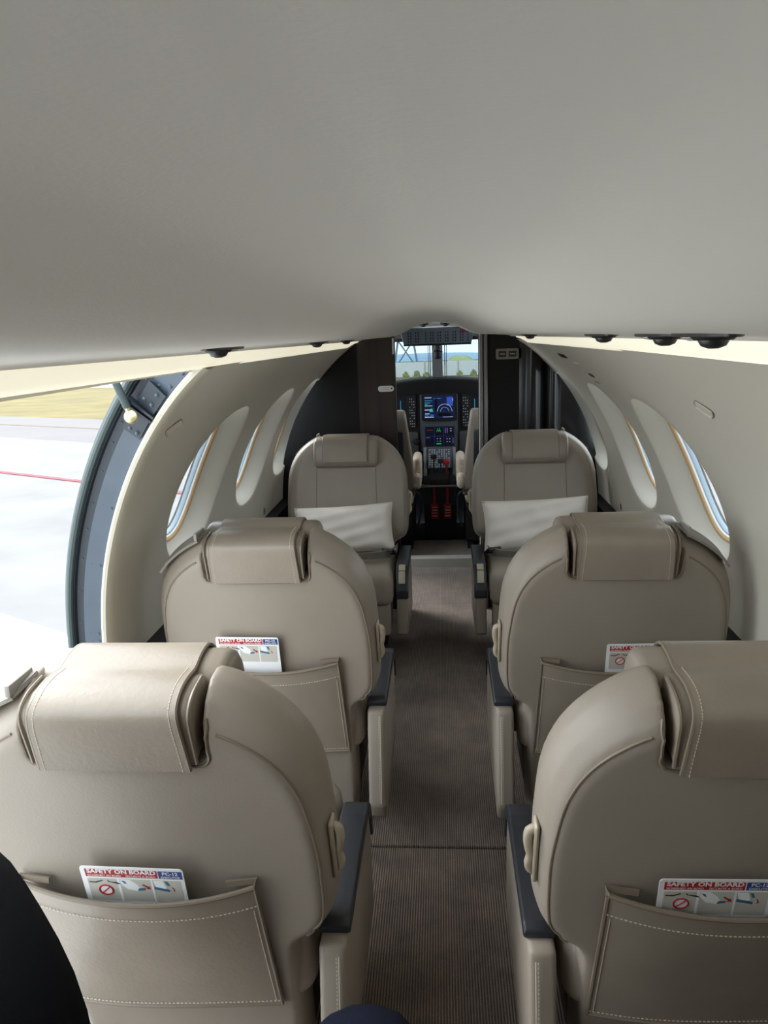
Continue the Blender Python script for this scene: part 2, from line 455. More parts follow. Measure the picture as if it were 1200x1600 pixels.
# strut bracket plates on the jamb
tb = th_of(1.195)
bm = NB()
for (z0, z1, d0, dd) in ((1.200,1.235,.016,.054), (1.250,1.287,.016,.056)):
    f = [jp(th_of(z0), d0, .001), jp(th_of(z0), dd, -.004), jp(th_of(z1), dd, -.004), jp(th_of(z1), d0, .001)]
    loft(bm, [f, [p+Vector((0,-.006,0)) for p in f]])
for zz in (1.237, 1.245):
    f = [jp(th_of(zz), .012, 0), jp(th_of(zz), .070, 0), jp(th_of(zz+.004), .070, 0), jp(th_of(zz+.004), .012, 0)]
    loft(bm, [f, [f[0]+Vector((0,-.010,0)), f[1]+Vector((0,-.028,0)), f[2]+Vector((0,-.028,0)), f[3]+Vector((0,-.010,0))]])
bm.transform(inv); bk = mk('strut_bracket', bm, JAMBD, d1, False)
bm = NB()
for z, d in ((1.208,.025),(1.208,.042),(1.226,.046),(1.262,.028),(1.262,.046),(1.279,.030)): rivet(jp(th_of(z), d, -.008), Vector((0,-1,0)), .0045)
bm.transform(inv); r2 = mk('bracket_bolts', bm, JAMB, bk); r2['kind'] = 'stuff'
# gas strut
P0 = Vector((-.558,1.42,1.262))
P1 = P0+Vector((-.115,-.03,.36))
gs = empty('gas_strut', P0); tag(gs, 'grey gas strut rod with pale ball joint at the top of the cargo doorway', 'strut')
iv = Matrix.Translation(-P0); dr = (P1-P0).normalized()
bm = NB(); cyl(bm, P0+dr*.018, P1, .0075, 12); bm.transform(iv); mk('rod', bm, SEAL, gs)
bm = NB(); cyl(bm, P0+dr*.010, P0+dr*.022, .005, 12, .0065); bm.transform(iv); mk('rod_end', bm, mat('pale_brass', (196,186,150), .35, metal=.6), gs)
bm = NB(); q = Matrix.Translation(P0) @ Vector((0,0,1)).rotation_difference(Vector((.15,-1,.25))).to_matrix().to_4x4()
lathe(bm, [(.0120,-.008), (.0135,-.003), (.0135,.003), (.0115,.007), (.008,.0085), (.003,.010)], 20, q); bm.transform(iv); mk('ball_joint', bm, MATS['pale_brass'], gs)

# raised cargo door outside, hinged above the opening
cdz = empty('cargo_door', (-.55,.75,1.50)); tag(cdz, 'raised cargo door panel outside above the left doorway', 'aircraft door')
bm = NB(); rings = []
for i in range(13):
    s = i/12*1.15; x = -.02-.46*s+.12*s*s; z = .02+.93*s
    rings.append([(x, -.66, z), (x, .66, z), (x-.05, .66, z-.03), (x-.05, -.66, z-.03)])
loft(bm, rings); mk('door_skin', bm, WHITE, cdz, True, 40)

# ================================================================== FRONT BULKHEAD
wf = empty('wall_front', (0,BULK,0)); struct(wf)
def zedge(x):
    ax = abs(x)
    return ZC+B*math.sqrt(max(0, 1-(ax/(A+.012))**2)) if ax > .37 else 1.40
def bulk_panel(name, x0, x1, m, y0=0, th=.02, n=14, par=wf):
    bm = NB(); top = [(x0+(x1-x0)*i/n) for i in range(n+1)]
    poly = [(x0,0)] + [(x, zedge(x)) for x in top] + [(x1,0)]
    prism(bm, poly, y0, y0+th, 1); return mk(name, bm, m, par, False)
bulk_panel('black_partition', -.795, -.372, BLACKWALL)
bulk_panel('wood_partition', -.378, -.194, WOOD, -.012, .03, 4)
bulk_panel('black_partition', .262, .40, BLACKWALL, 0, .02, 4)
# bowed glossy lavatory door leaves
def bowed(x0, x1, bow, par, n=14):
    bm = NB(); rings = []
    for i in range(n+1):
        f = i/n; x = x0+(x1-x0)*f; y = -bow*math.sin(math.pi*f)
        rings.append([(x, y, 0), (x, y, zedge(x)), (x, y+.03, zedge(x)), (x, y+.03, 0)])
    loft(bm, rings); return mk('lavatory_door_leaf', bm, BLACKGLOSS, par)
bowed(.40, .52, .035, wf); bowed(.52, .60, .03, wf); bowed(.60, .795, .012, wf)
for x in (.218, .240):
    bm = NB(); tube(bm, [(x, .0, 0), (x, .0, 1.395)], .0105, 12); mk('folding_door_post', bm, mat('dark_satin_metal', (125,122,120), .35, metal=.5), wf)
bm = NB(); box(bm, (.206,.008,0), (.27,.03,1.40)); mk('door_track', bm, BLACKWALL, wf, False)
bm = NB(); prism(bm, [( -.206+.0, 1.30), (-.198,1.30), (-.198,1.375), (-.206,1.375)], -.018, -.011, 1); mk('latch_plate', bm, WHITE, wf, False)
# corridor side walls between cabin and cockpit
for s in (1,):
    bm = NB(); box(bm, (s*.275-.01, .03, 0), (s*.275+.01, .80, 1.48)); mk('corridor_wall', bm, BLACKWALL, wf, False)
# white pill label
pl = empty('wall_label', (-.2425,BULK-.0125,1.1365)); tag(pl, 'white oval label on the dark wood panel left of the cockpit entrance', 'label')
bm = NB(); prism(bm, rrect(.078,.028,.0138,6), -.003, 0, 1, .0008, 1); mk('plate', bm, WHITE, pl, False)
bm = NB(); prism(bm, rrect(.034,.002,.0009,2,-.004,.004), -.0036, -.003, 1); prism(bm, rrect(.042,.002,.0009,2,-.004,-.004), -.0036, -.003, 1); mk('print_lines', bm, CARDG, pl, False)
bm = NB(); lathe(bm, [(.004,-.001), (.004,.001), (.001,.002)], 12, Matrix.Translation((.028,-.0035,.001)) @ Matrix.Rotation(R(90), 4, 'X')); mk('button', bm, DARK, pl)
# socket plate on the right
sp = empty('socket_plate', (.343,BULK-.001,1.284)); tag(sp, 'double switch plate on the black panel right of the cockpit entrance', 'switch')
bm = NB(); prism(bm, rrect(.108,.050,.006,3), -.010, 0, 1, .002, 1); mk('frame', bm, mat('warm_grey_plate', (140,134,122), .4), sp, False)
for x in (-.024, .024):
    bm = NB(); prism(bm, rrect(.036,.028,.003,2,x,0), -.0125, -.009, 1); s = mk('rocker', bm, DARK, sp, False)
    bm = NB(); box(bm, (x-.012,-.0135,-.002), (x+.012,-.012,.002)); mk('mark', bm, CARDG, s, False)

# ================================================================== SEATS
TAU = R(14); CT, ST = math.cos(TAU), math.sin(TAU); HZ = .485
def BF(u, v, w): return Vector((u, w*CT - v*ST, HZ + v*CT + w*ST))
BFM = Matrix(((1,0,0,0), (0,-ST,CT,0), (0,CT,ST,HZ), (0,0,0,1)))     # (u,v,w) -> local
V = .50
HALF = [(-.445,.196), (-.37,.200), (-.20,.206), (-.10,.209), (-.065,.211), (-.048,.218), (-.036,.238), (-.022,.262), (.0,.275), (.035,.281), (.10,.283), (.18,.282), (.26,.277), (.310,.266), (.350,.249), (.382,.227), (.409,.200), (.430,.172), (.446,.142), (.455,.11), (.458,.06), (.458,.0)]
half = spline([Vector((u, v, 0)) for v, u in HALF], 4)
OUT = [(p.x, p.y) for p in half] + [(-p.x, p.y) for p in reversed(half[:-1])]
def inset(poly, d):
    n = len(poly); out = []
    for i in range(n):
        a = Vector(poly[i-1]); b = Vector(poly[(i+1) % n]); t = (b-a).normalized(); nn = Vector((-t.y, t.x))
        dd = d(poly[i]) if callable(d) else d
        out.append((poly[i][0]+nn.x*dd, poly[i][1]+nn.y*dd))
    return out
def crown(u): return .16*u*u
def topk(d): return lambda p: d*(1 + .9*max(0, min(1, (p[1]-.15)/.3))) if p[1] > -.03 else d*.5
LAY = [(.0,topk(.026)), (.008,topk(.016)), (.03,topk(.006)), (.065,0.0), (.10,.004), (.125,.022), (.138,.055)]
bm = NB()
loft(bm, [[(u, v, w+crown(u)) for u, v in inset(OUT, d)] for w, d in LAY]); bm.transform(BFM)
bmesh.ops.recalc_face_normals(bm, faces=bm.faces)
bmesh.ops.triangulate(bm, faces=bm.faces)
me = bpy.data.meshes.new('tmp'); bm.to_mesh(me); bm.free()
tmp = link(bpy.data.objects.new('tmp', me))
bm = NB(); box(bm, (-.126,.350,-.1), (.126,.7,.30)); bm.transform(BFM)
bmesh.ops.recalc_face_normals(bm, faces=bm.faces)
me = bpy.data.meshes.new('cut'); bm.to_mesh(me); bm.free(); cut = link(bpy.data.objects.new('cut', me))
mo = tmp.modifiers.new('b', 'BOOLEAN'); mo.object = cut; mo.operation = 'DIFFERENCE'; mo.solver = 'EXACT'
mo = tmp.modifiers.new('r', 'REMESH'); mo.mode = 'VOXEL'; mo.voxel_size = .0062; mo.use_smooth_shade = True
mo = tmp.modifiers.new('s', 'SMOOTH'); mo.factor = .5; mo.iterations = 5
BACK = evaluated(tmp); BACK.name = 'backrest'; BACK.materials.clear(); BACK.materials.append(LEATHER)
BACK.polygons.foreach_set('use_smooth', [True]*len(BACK.polygons))
bm = NB(); bm.from_mesh(BACK); BVH = BVHTree.FromBMesh(bm); bm.free()
bpy.data.objects.remove(tmp); bpy.data.objects.remove(cut)
def snap(p, off=.0006):
    co, n, i, d = BVH.find_nearest(p); return co+n*off
# shared part meshes -------------------------------------------------
def bake(bm, m, auto=40):
    bmesh.ops.recalc_face_normals(bm, faces=bm.faces)
    me = bpy.data.meshes.new('part'); bm.to_mesh(me); bm.free(); me.materials.append(m)
    me.polygons.foreach_set('use_smooth', [True]*len(me.polygons)); me.set_sharp_from_angle(angle=R(auto)); return me
def shared(name, me, parent):
    return link(bpy.data.objects.new(name, me), parent)
ins = inset(OUT, topk(.0215))
def pipe_pts(sgn):
    hp = [p for p in ins[:len(half)] if p[1] > -.030 and p[0] > .140]
    return [BF(sgn*u, v, .0055+crown(u)) for u, v in hp]
PIPE_R = []
for sgn in (1, -1):
    bm = NB(); tube(bm, [snap(p) for p in pipe_pts(sgn)], .0024, 6); PIPE_R.append(bake(bm, PIPE))
bm = NB()
npth = [(.130,.438), (.130,.41), (.130,.373), (.127,.355), (.114,.347)] + [(.06,.346), (0,.346)]
npth = npth + [(-u, v) for u, v in reversed(npth[:-1])]
npp = spline([Vector((u, v, 0)) for u, v in npth], 4)
tube(bm, [snap(BF(p.x, p.y, crown(p.x)-.002), .001) for p in npp], .0026, 6)
PIPE_N = bake(bm, PIPE)
PIPE_F = []
for sgn in (1, -1):
    bm = NB(); tube(bm, [snap(BF(sgn*(.142-.012*(v/.5)), v, .16), .0004) for v in [.0+.46*i/24 for i in range(25)]], .0018, 6); PIPE_F.append(bake(bm, PIPE))
# headrest core / roll / band
core = [(-.006,.358), (-.0065,.40), (-.006,.434), (.004,.449), (.03,.455), (.07,.450), (.11,.43), (.11,.355)]
bm = NB(); prism(bm, core, -.1165, .1165, 0, .009, 3)
for v in bm.verts: v.co = BF(v.co.x, v.co.z, v.co.y)
CORE = bake(bm, LEATHER2, 60)
roll = [(.085,.40), (.078,.425), (.092,.440), (.125,.443), (.158,.434), (.178,.41), (.182,.37), (.177,.322), (.160,.300), (.138,.298), (.125,.33)]
rp = spline([Vector((a, b, 0)) for a, b in roll+[roll[0]]], 3)[:-1]
bm = NB(); rings = []
for f, k in ((-1,.55), (-.985,.78), (-.95,.93), (-.88,1), (-.4,1.0), (0,1.0), (.4,1.0), (.88,1), (.95,.93), (.985,.78), (1,.55)):
    cx, cy = .135, .375
    rings.append([BF(f*.147, cy+(p.y-cy)*k, cx+(p.x-cx)*k) for p in rp])
loft(bm, rings); ROLL_ = bake(bm, LEATHER2, 70)
bandp = [(-.0105,.353), (-.0115,.40), (-.0110,.434), (-.002,.4525), (.03,.4600), (.06,.456), (.09,.4475), (.125,.4475), (.161,.438), (.183,.412), (.187,.37), (.182,.318)]
bp2 = spline([Vector((a, b, 0)) for a, b in bandp], 4)
bw = [.214-.014*min(1, i/14) for i in range(len(bp2))]
bm = NB(); ribbon(bm, [BF(0, p.y, p.x) for p in bp2], bw, (1,0,0), .0026); BAND = bake(bm, LEATHER2, 50)
HEM, GUS = [], []
for s in (-1, 1):
    bm = NB(); tube(bm, [BF(s*w_/2, p.y, p.x) for p, w_ in zip(bp2, bw)], .0030, 6); HEM.append(bake(bm, PIPE))
    gp = [(-.006,.362), (-.0065,.40), (-.006,.434), (.004,.449), (.03,.455), (.07,.450)]
    bm = NB(); tube(bm, [BF(s*.1165, p.y, p.x) for p in spline([Vector((a, b, 0)) for a, b in gp], 4)], .0028, 6); GUS.append(bake(bm, PIPE))
bm = NB()
for s in (-1, 1):
    for i in range(0, 40):
        t = i/40*24; k0 = int(t); f = t-k0
        def bpt(t):
            k = min(int(t), len(bp2)-2); f = t-k; p = bp2[k].lerp(bp2[k+1], f); q = (bp2[k+1]-bp2[k]).normalized(); nn = Vector((-q.y, q.x)); w_ = bw[k]
            return BF(s*(w_/2-.009), p.y+nn.y*.0028, p.x+nn.x*.0028)
        tube(bm, [bpt(t), bpt(t+.36)], .0008, 4)
HST = bake(bm, STITCH)
# pocket ----------------------------------------------------------------
PU, PT, PB = .185, .105, -.195
def pocket_w(u, f):      # f 0 bottom .. 1 top
    k = 1-(abs(u)/PU)**2.2
    return -.006 - .020*k*(.25+.75*f**1.5) - .004*f + .006*math.sin(9*u+4*f)*k*(1-f)*.6 + .004*math.sin(23*u+1)*k*f*(1-f)
def pocket_pt(u, f, off=0):
    uu = u*(1+.05*(1-f)); v = PB+(PT-PB)*f - .014*f*(1-(u/PU)**2)
    return BF(uu, v, pocket_w(u, f)-off+crown(uu))
bm = NB(); nu, nf = 26, 16
g0 = [[bm.verts.new(pocket_pt(-PU+2*PU*i/nu, j/nf)) for i in range(nu+1)] for j in range(nf+1)]
g1 = [[bm.verts.new(pocket_pt(-PU+2*PU*i/nu, j/nf, -.003)) for i in range(nu+1)] for j in range(nf+1)]
for g in (g0, g1):
    for j in range(nf):
        for i in range(nu): bm.faces.new((g[j][i], g[j][i+1], g[j+1][i+1], g[j+1][i]))
for i in range(nu):
    bm.faces.new((g0[nf][i], g0[nf][i+1], g1[nf][i+1], g1[nf][i])); bm.faces.new((g0[0][i], g0[0][i+1], g1[0][i+1], g1[0][i]))
for s in (0, nu):
    for j in range(nf): bm.faces.new((g0[j][s], g0[j+1][s], g1[j+1][s], g1[j][s]))
POCK = bake(bm, LEATHER2, 50)
bm = NB()
tube(bm, [pocket_pt(-PU+2*PU*i/24, 1.0, -.001) for i in range(25)], .0042, 8)
for s in (-1, 1):
    tube(bm, [pocket_pt(s*PU, f/12, 0) for f in range(13)], .0032, 6)
    # gusset tab at the top corners
    a = pocket_pt(s*PU, 1.0); b = BF(s*(PU+.002), PT+.006, .004); c = BF(s*(PU-.045), PT+.002, .0)
    ribbon(bm, [a, b, (b+c)/2, c], .010, (0,0,1), .0018)
tube(bm, [pocket_pt(-PU+2*PU*i/16, 0) for i in range(17)], .0028, 6)
PHEM = bake(bm, PIPE)
bm = NB()
def dashes(fn, n):
    for i in range(n):
        a = fn((i+.12)/n); b = fn((i+.72)/n); tube(bm, [a, b], .0009, 4)
dashes(lambda t: pocket_pt(-PU+2*PU*t, .865, .0012), 56)
dashes(lambda t: pocket_pt(-PU+2*PU*t, .035, .0012), 56)
for s in (-1, 1): dashes(lambda t: pocket_pt(s*(PU-.008), .04+.80*t, .0012), 44)
PSTI = bake(bm, STITCH)
# cushion, base, armrests -----------------------------------------------
bm = NB(); box(bm, (-.228,.055,.285), (.228,.515,.425), .04, 4)
for v in bm.verts:
    if v.co.z > .40: v.co.z += .012*(1-(v.co.x/.23)**2) + .012*max(0, (v.co.y-.3)/.2)
CUSH = bake(bm, LEATHER, 60)
bm = NB(); box(bm, (-.215,.40,.155), (.215,.492,.30), .012, 3); SKIRT = bake(bm, LEATHER)
bm = NB(); box(bm, (-.195,.17,.09), (.195,.44,.30), .01, 2)
for s in (-1, 1):
    box(bm, (s*.15-.02,.14,.0), (s*.15+.02,.48,.03), .004, 1)
    for y in (.20,.40): box(bm, (s*.15-.015,y-.02,.03), (s*.15+.015,y+.02,.10))
BASE = bake(bm, DARK, 30)
def arm(sgn):
    # sgn = side of the aisle in local x
    bm = NB(); prism(bm, [(.045,.415), (.40,.415), (.455,.385), (.478,.31), (.478,.155), (.45,.14), (.02,.11), (-.005,.16)], .240, .286, 0, .010, 3)
    for v in bm.verts: v.co.x *= sgn
    panel = bake(bm, LEATHER, 50)
    bm = NB()
    capp = [(.075,.412), (.072,.428), (.085,.438), (.36,.448), (.41,.440), (.455,.41), (.482,.35), (.484,.318), (.474,.312), (.452,.375), (.40,.408)]
    prism(bm, capp, .238, .291, 0, .009, 3)
    for v in bm.verts: v.co.x *= sgn
    cap = bake(bm, BLACKPAD, 50)
    bm = NB(); prism(bm, [(.412,.4405), (.444,.424), (.448,.431), (.415,.4475)], .250, .278, 0, .003, 2); prism(bm, [(.447,.422), (.474,.378), (.480,.382), (.451,.429)], .250, .278, 0, .003, 2)
    for v in bm.verts: v.co.x *= sgn
    btn = bake(bm, PLBEIGE, 40)
    bm = NB()
    def st(t): return Vector((sgn*.2585, .035-.028*t, .40-.24*t)) + Vector((0,-.010,-.002))
    tube(bm, [(sgn*.275,.034,.405), (sgn*.275,-.006,.17)], .0012, 5)
    for i in range(34):
        a = Vector((sgn*.271, .034-.04*(i+.1)/34, .405-.235*(i+.1)/34)); b = Vector((sgn*.271, .034-.04*(i+.65)/34, .405-.235*(i+.65)/34)); tube(bm, [a+Vector((0,-.0004,0)), b+Vector((0,-.0004,0))], .0011, 4)
    sti = bake(bm, STITCH)
    bm = NB()
    hp = [BF(.277,.182,.05), BF(.290,.176,.050), BF(.2915,.150,.050), BF(.287,.125,.050), BF(.290,.105,.050), BF(.286,.090,.050), BF(.277,.085,.050)]
    tube(bm, spline(hp, 3), [.0075]*3+[.008]*6+[.007]*6+[.0065]*4, 8)
    box(bm, (-.004,-.060,-.014), (.004,.060,.014), .004, 2, BFM @ Matrix.Translation((.2805,.133,.052)))
    for v in bm.verts: v.co.x *= sgn
    han = bake(bm, PLBEIGE, 60)
    # shoulder strap on the window side
    o = -sgn
    pth = [BF(o*.135,.458,.050), BF(o*.155,.452,.048), BF(o*.178,.438,.048), BF(o*.20,.420,.050), BF(o*.225,.392,.055), BF(o*.245,.36,.062)]
    pth = [snap(p, .006) for p in spline(pth, 4)]
    bm = NB(); ribbon(bm, pth, .058, (0,1,.2), .0030); strap = bake(bm, WEB, 60)
    bm = NB(); box(bm, (-.004,-.032,-.006), (.004,.032,.012), .002, 2, Matrix.Translation(pth[2]+Vector((0,0,.004)))); slot = bake(bm, mat('grey_plastic', (150,146,138), .5), 40)
    return panel, cap, btn, sti, han, strap, slot
ARM = {1: arm(1), -1: arm(-1)}
def seat(loc, rz, aisle, label, front=False, pox=0):
    o = empty('cabin_seat', loc, rz); tag(o, label, 'seat', 'leather cabin seats')
    b = shared('backrest', BACK, o)
    if front:
        for q in PIPE_F: shared('front_seam', q, b)
    else:
        for q in PIPE_R: shared('rear_piping', q, b)
        shared('headrest_notch_piping', PIPE_N, b)
        p = shared('seat_pocket', POCK, o); p.location.x = pox; shared('pocket_hem', PHEM, p); s = shared('stitching', PSTI, p); s['kind'] = 'stuff'
    h = shared('headrest', CORE, o); shared('headrest_cushion', ROLL_, h); bd_ = shared('leather_band', BAND, h)
    for q in GUS: shared('gusset_piping', q, h)
    shared('band_stitching', HST, h)['kind'] = 'stuff'
    for q in HEM: shared('band_hem', q, h)
    shared('seat_cushion', CUSH, o); shared('front_skirt', SKIRT, o); shared('seat_base', BASE, o)
    panel, cap, btn, sti, han, strap, slot = ARM[aisle]
    p = shared('armrest_panel', panel, o); shared('panel_stitching', sti, p)['kind'] = 'stuff'
    c = shared('armrest', cap, o)
    if front: shared('armrest_button', btn, c)
    shared('recline_handle', han, o)
    s = shared('shoulder_strap', strap, o); shared('strap_guide', slot, s)
    if front:
        a = aisle
        bm = NB(); pth = [(a*.228,.12,.435), (a*.222,.22,.450), (a*.20,.30,.462), (a*.13,.345,.466), (a*.03,.35,.466), (-a*.10,.31,.462), (-a*.215,.15,.45)]
        ribbon(bm, spline(pth, 4), .048, (0,.5,.6), .0015); lb = mk('lap_belt', bm, WEB, o)
        bm = NB(); T = Matrix.Translation((a*.205,.305,.472)) @ Matrix.Rotation(R(25)*a, 4, 'Z') @ Matrix.Rotation(R(35), 4, 'X')
        for q in ((-.030,-.026,-.006, .030,-.018,.006), (-.030,.018,-.006, .030,.026,.006), (-.030,-.026,-.006, -.020,.026,.006), (.020,-.026,-.006, .030,.026,.006)): box(bm, q[:3], q[3:], .002, 1, T)
        bk_ = mk('buckle', bm, DARK, lb)
        bm = NB(); box(bm, (-.018,-.014,-.003), (.018,.014,.008), .003, 2, T); mk('buckle_tongue', bm, CHROME, bk_)
    return o
SX = .430
Y3, Y2, Y1 = 1.018, 1.83, 3.52
sL3 = seat((-SX,Y3,0), 0, 1, 'taupe leather seat nearest the camera on the left, seen from behind', pox=-.022)
sR3 = seat((SX+.010,Y3,0), 0, -1, 'taupe leather seat nearest the camera on the right, cut by the picture edge', pox=.005)
sL2 = seat((-SX+.005,Y2,0), 0, 1, 'taupe leather seat in the middle row left of the aisle, seen from behind', pox=-.006)
sR2 = seat((SX+.015,Y2,0), 0, -1, 'taupe leather seat in the middle row right of the aisle, seen from behind', pox=.006)
sL1 = seat((-SX+.015,Y1,0), math.pi, -1, 'taupe leather seat facing the camera left of the aisle by the dark wood panel', True)
sR1 = seat((SX+.01,Y1,0), math.pi, 1, 'taupe leather seat facing the camera right of the aisle by the black partition', True)

# ---------------------------------------------------------------- safety cards
def card(seatobj, u, v, rot, label):
    o = empty('safety_card'); tag(o, label, 'card', 'safety cards in seat pockets')
    # local frame: x right, y up, z toward the viewer
    m = Matrix.Translation(Vector(seatobj.location)) @ BFM @ Matrix.Translation((u, v, -.010)) @ Matrix.Rotation(rot, 4, 'Z') @ Matrix.Diagonal((1,1,-1,1))
    # keep right-handed: build verts in (u,v,-w) and bake transform
    base = Vector(m.translation); o.location = base; L = Matrix.Translation(-base) @ m
    W, H = .160, .215
    def flat(name, polys, z, th, mt, par):
        bm = NB()
        for poly in polys: prism(bm, poly, z, z+th, 2)
        bm.transform(L); return mk(name, bm, mt, par, False)
    bd = flat('card_board', [rrect(W, H, .006, 4, 0, -H/2)], -.0012, .0012, CARDW, o)
    h = flat('red_header', [rrect(.112,.0165,.0005,1,-.0165,-.0135)], .0, .0003, RED, o)
    bl = flat('blue_header', [rrect(.0365,.0165,.0005,1,.0595,-.0135)], .0, .0003, BLUE, o)
    T = lambda x, y: L @ Matrix.Translation((x, y, .0005))
    text_obj('lettering', 'SAFETY ON BOARD', .107, .0008, WHITE, T(-.0695,-.0135), h)
    text_obj('lettering', 'SICHERHEIT AN BORD', .052, .0003, WHITE, T(-.0695,-.0202), h)
    text_obj('lettering', 'SECURITE A BORD', .046, .0003, WHITE, T(-.0100,-.0202), h)
    text_obj('lettering', 'PC-12', .024, .0005, WHITE, T(.0475,-.0135), bl)
    text_obj('lettering', 'EXECUTIVE', .029, .0004, WHITE, T(.0450,-.0202), bl)
    pn = flat('picture_panel', [rrect(.146,.05,.003,2,.001,-.0505)], .0, .0002, CARDG, o)
    wh = flat('white_drawing', [rrect(.004,.05,.0004,1,-.0235,-.0505), rrect(.003,.05,.0004,1,.0285,-.0505),
        [(-.020,-.0265), (-.006,-.027), (.004,-.036), (.009,-.046), (.004,-.052), (-.012,-.048), (-.021,-.036)],
        [(.031,-.027), (.046,-.027), (.050,-.042), (.042,-.048), (.034,-.042)]], .0002, .0002, CARDW, pn)
    flat('black_drawing', [[(-.070,-.0330), (-.060,-.0335), (-.0480,-.0290), (-.0475,-.0305), (-.059,-.0360), (-.069,-.0352)],
        [(-.041,-.0285), (-.037,-.0320), (-.026,-.0335), (-.0200,-.0365), (-.024,-.0375), (-.030,-.0355), (-.040,-.0325)]], .0003, .0002, DARK, pn)
    flat('blue_drawing', [[(.006,-.0455), (.016,-.044), (.016,-.049), (.004,-.051)], [(.031,-.040), (.054,-.046), (.054,-.051), (.031,-.046)], [(-.019,-.029), (-.014,-.030), (-.011,-.036), (-.015,-.035)], [(.048,-.027), (.053,-.028), (.056,-.037), (.052,-.037)]], .0004, .0002, mat('print_teal', (60,110,140), .5), pn)
    ra = flat('red_arrow', [[(.012,-.0375), (.0145,-.0355), (.0215,-.0415), (.0232,-.0395), (.0245,-.0465), (.0180,-.0455), (.0195,-.0435)]], .0004, .0002, RED, pn)
    flat('red_arrow', [[(.058,-.040), (.0605,-.041), (.0625,-.047), (.060,-.050), (.0605,-.045)]], .0004, .0002, RED, pn)
    bm = NB(); ring = []
    for k in range(33):
        a = 2*math.pi*k/32; ring.append((-.046+.0105*math.cos(a), -.051+.0105*math.sin(a), .0005))
    tube(bm, ring[:-1], .0013, 4, True); tube(bm, [(-.0535,-.0585,.0005), (-.0385,-.0435,.0005)], .001, 4); bm.transform(L); mk('prohibition_ring', bm, RED, pn, False)
    flat('ring_fill', [[(-.046+.010*math.cos(2*math.pi*k/20), -.051+.010*math.sin(2*math.pi*k/20)) for k in range(20)]], .0002, .0002, CARDW, pn)
    return o
card(sL3, -.020, .152, R(-1.5), 'safety card in the pocket of the nearest left seat')
card(sR3, -.032, .152, R(1.0), 'safety card in the pocket of the nearest right seat')
card(sL2, -.045, .192, R(-1.0), 'safety card in the pocket of the middle left seat')
card(sR2, .055, .168, R(.5), 'safety card in the pocket of the middle right seat, mostly hidden by a headrest')

# ---------------------------------------------------------------- pillows
def pillow(name, loc, rot, w, h, t, label):
    o = empty(name, loc); o.rotation_euler = rot; tag(o, label, 'pillow', 'cream pillows on the facing seats')
    n = 28; bm = NB(); top = {}; 
    for s in (1, -1):
        g = []
        for j in range(n+1):
            row = []
            for i in range(n+1):
                a, b = -1+2*i/n, -1+2*j/n
                k = max(0, (1-a**4)*(1-b**4))**.5
                pin = 1-.075*(1-abs(a)**2.0)*abs(b)**6*0
                x = a*w/2*(1-.05*(1-b*b)); z = b*h/2*(1-.06*(1-a*a))
                y = s*t/2*k*(1+.08*math.sin(7*a+3*b)+.06*math.sin(11*b-5*a))
                row.append(bm.verts.new((x, y, z)))
            g.append(row)
        for j in range(n):
            for i in range(n): bm.faces.new((g[j][i], g[j][i+1], g[j+1][i+1], g[j+1][i]))
    bmesh.ops.remove_doubles(bm, verts=bm.verts, dist=.0005)
    mk('cover', bm, LINEN, o, True, 0)
    bm = NB(); edge = []
    for k in range(64):
        f = k/16; q = int(f) % 4; t_ = f-int(f); a, b = [(-1+2*t_,-1), (1,-1+2*t_), (1-2*t_,1), (-1,1-2*t_)][q]
        edge.append((a*w/2*(1-.05*(1-b*b)), 0, b*h/2*(1-.06*(1-a*a))))
    tube(bm, edge, .002, 5, True); mk('seam', bm, LINEN, o)
    return o
pillow('cream_pillow', (-.415,3.305,.552), (R(-20), R(-2), R(4)), .44, .215, .11, 'cream pillow lying against the left seat that faces the camera')
pillow('cream_pillow', (.43,3.305,.560), (R(-20), R(-3), R(-4)), .46, .23, .11, 'cream pillow lying against the right seat that faces the camera')

# ---------------------------------------------------------------- ceiling service units
def ceil_z(x, y): return interp([(a, b) for a, b in CP], abs(x)) - .004*y
def service(x, y, rz, L_, label, eye=True):
    z = ceil_z(x, y)
    o = empty('reading_light', (x, y, z)); o.rotation_euler = (0, 0, rz); tag(o, label, 'light', 'ceiling reading lights and air outlets')
    bm = NB(); poly = []
    for k in range(32):
        a = 2*math.pi*k/32; poly.append((.024*math.sin(a), L_/2*math.cos(a)))
    prism(bm, poly, -.0025, .004, 2, .001, 1); mk('bezel', bm, GUN, o)
    bm = NB(); lathe(bm, [(.020,.002), (.0205,-.001), (.018,-.0035), (.014,-.003)], 24, Matrix.Translation((0,-L_*.16,-.002))); mk('air_outlet_ring', bm, DARK, o)
    bm = NB(); lathe(bm, [(.0145,.0), (.0145,-.004), (.0115,-.009), (.005,-.0115)], 20, Matrix.Translation((0,-L_*.16,-.002))); mk('air_outlet_eyeball', bm, GUN, o)
    bm = NB(); lathe(bm, [(.013,.0), (.013,-.001), (.011,-.002)], 20, Matrix.Translation((0,L_*.22,-.003))); r = mk('lamp_ring', bm, CHROME, o)
    bm = NB(); lathe(bm, [(.0105,-.001), (.009,-.003), (.004,-.004)], 16, Matrix.Translation((0,L_*.22,-.003))); mk('lamp_lens', bm, mat('frosted_lens', (220,220,214), .3), r)
    return o
service(-.30, 1.17, 0, .17, 'dark ceiling reading light above the left cargo doorway')
service(-.30, 2.10, 0, .17, 'dark ceiling reading light above the middle left seat')
service(-.30, 2.75, 0, .17, 'dark ceiling reading light nearest the wood panel on the left')
service(.29, .80, 0, .16, 'dark ceiling reading light nearest the camera on the right')
service(.30, 1.00, 0, .16, 'dark ceiling air outlet second from the camera on the right')
service(.30, 1.36, 0, .16, 'dark ceiling reading light third from the camera on the right')
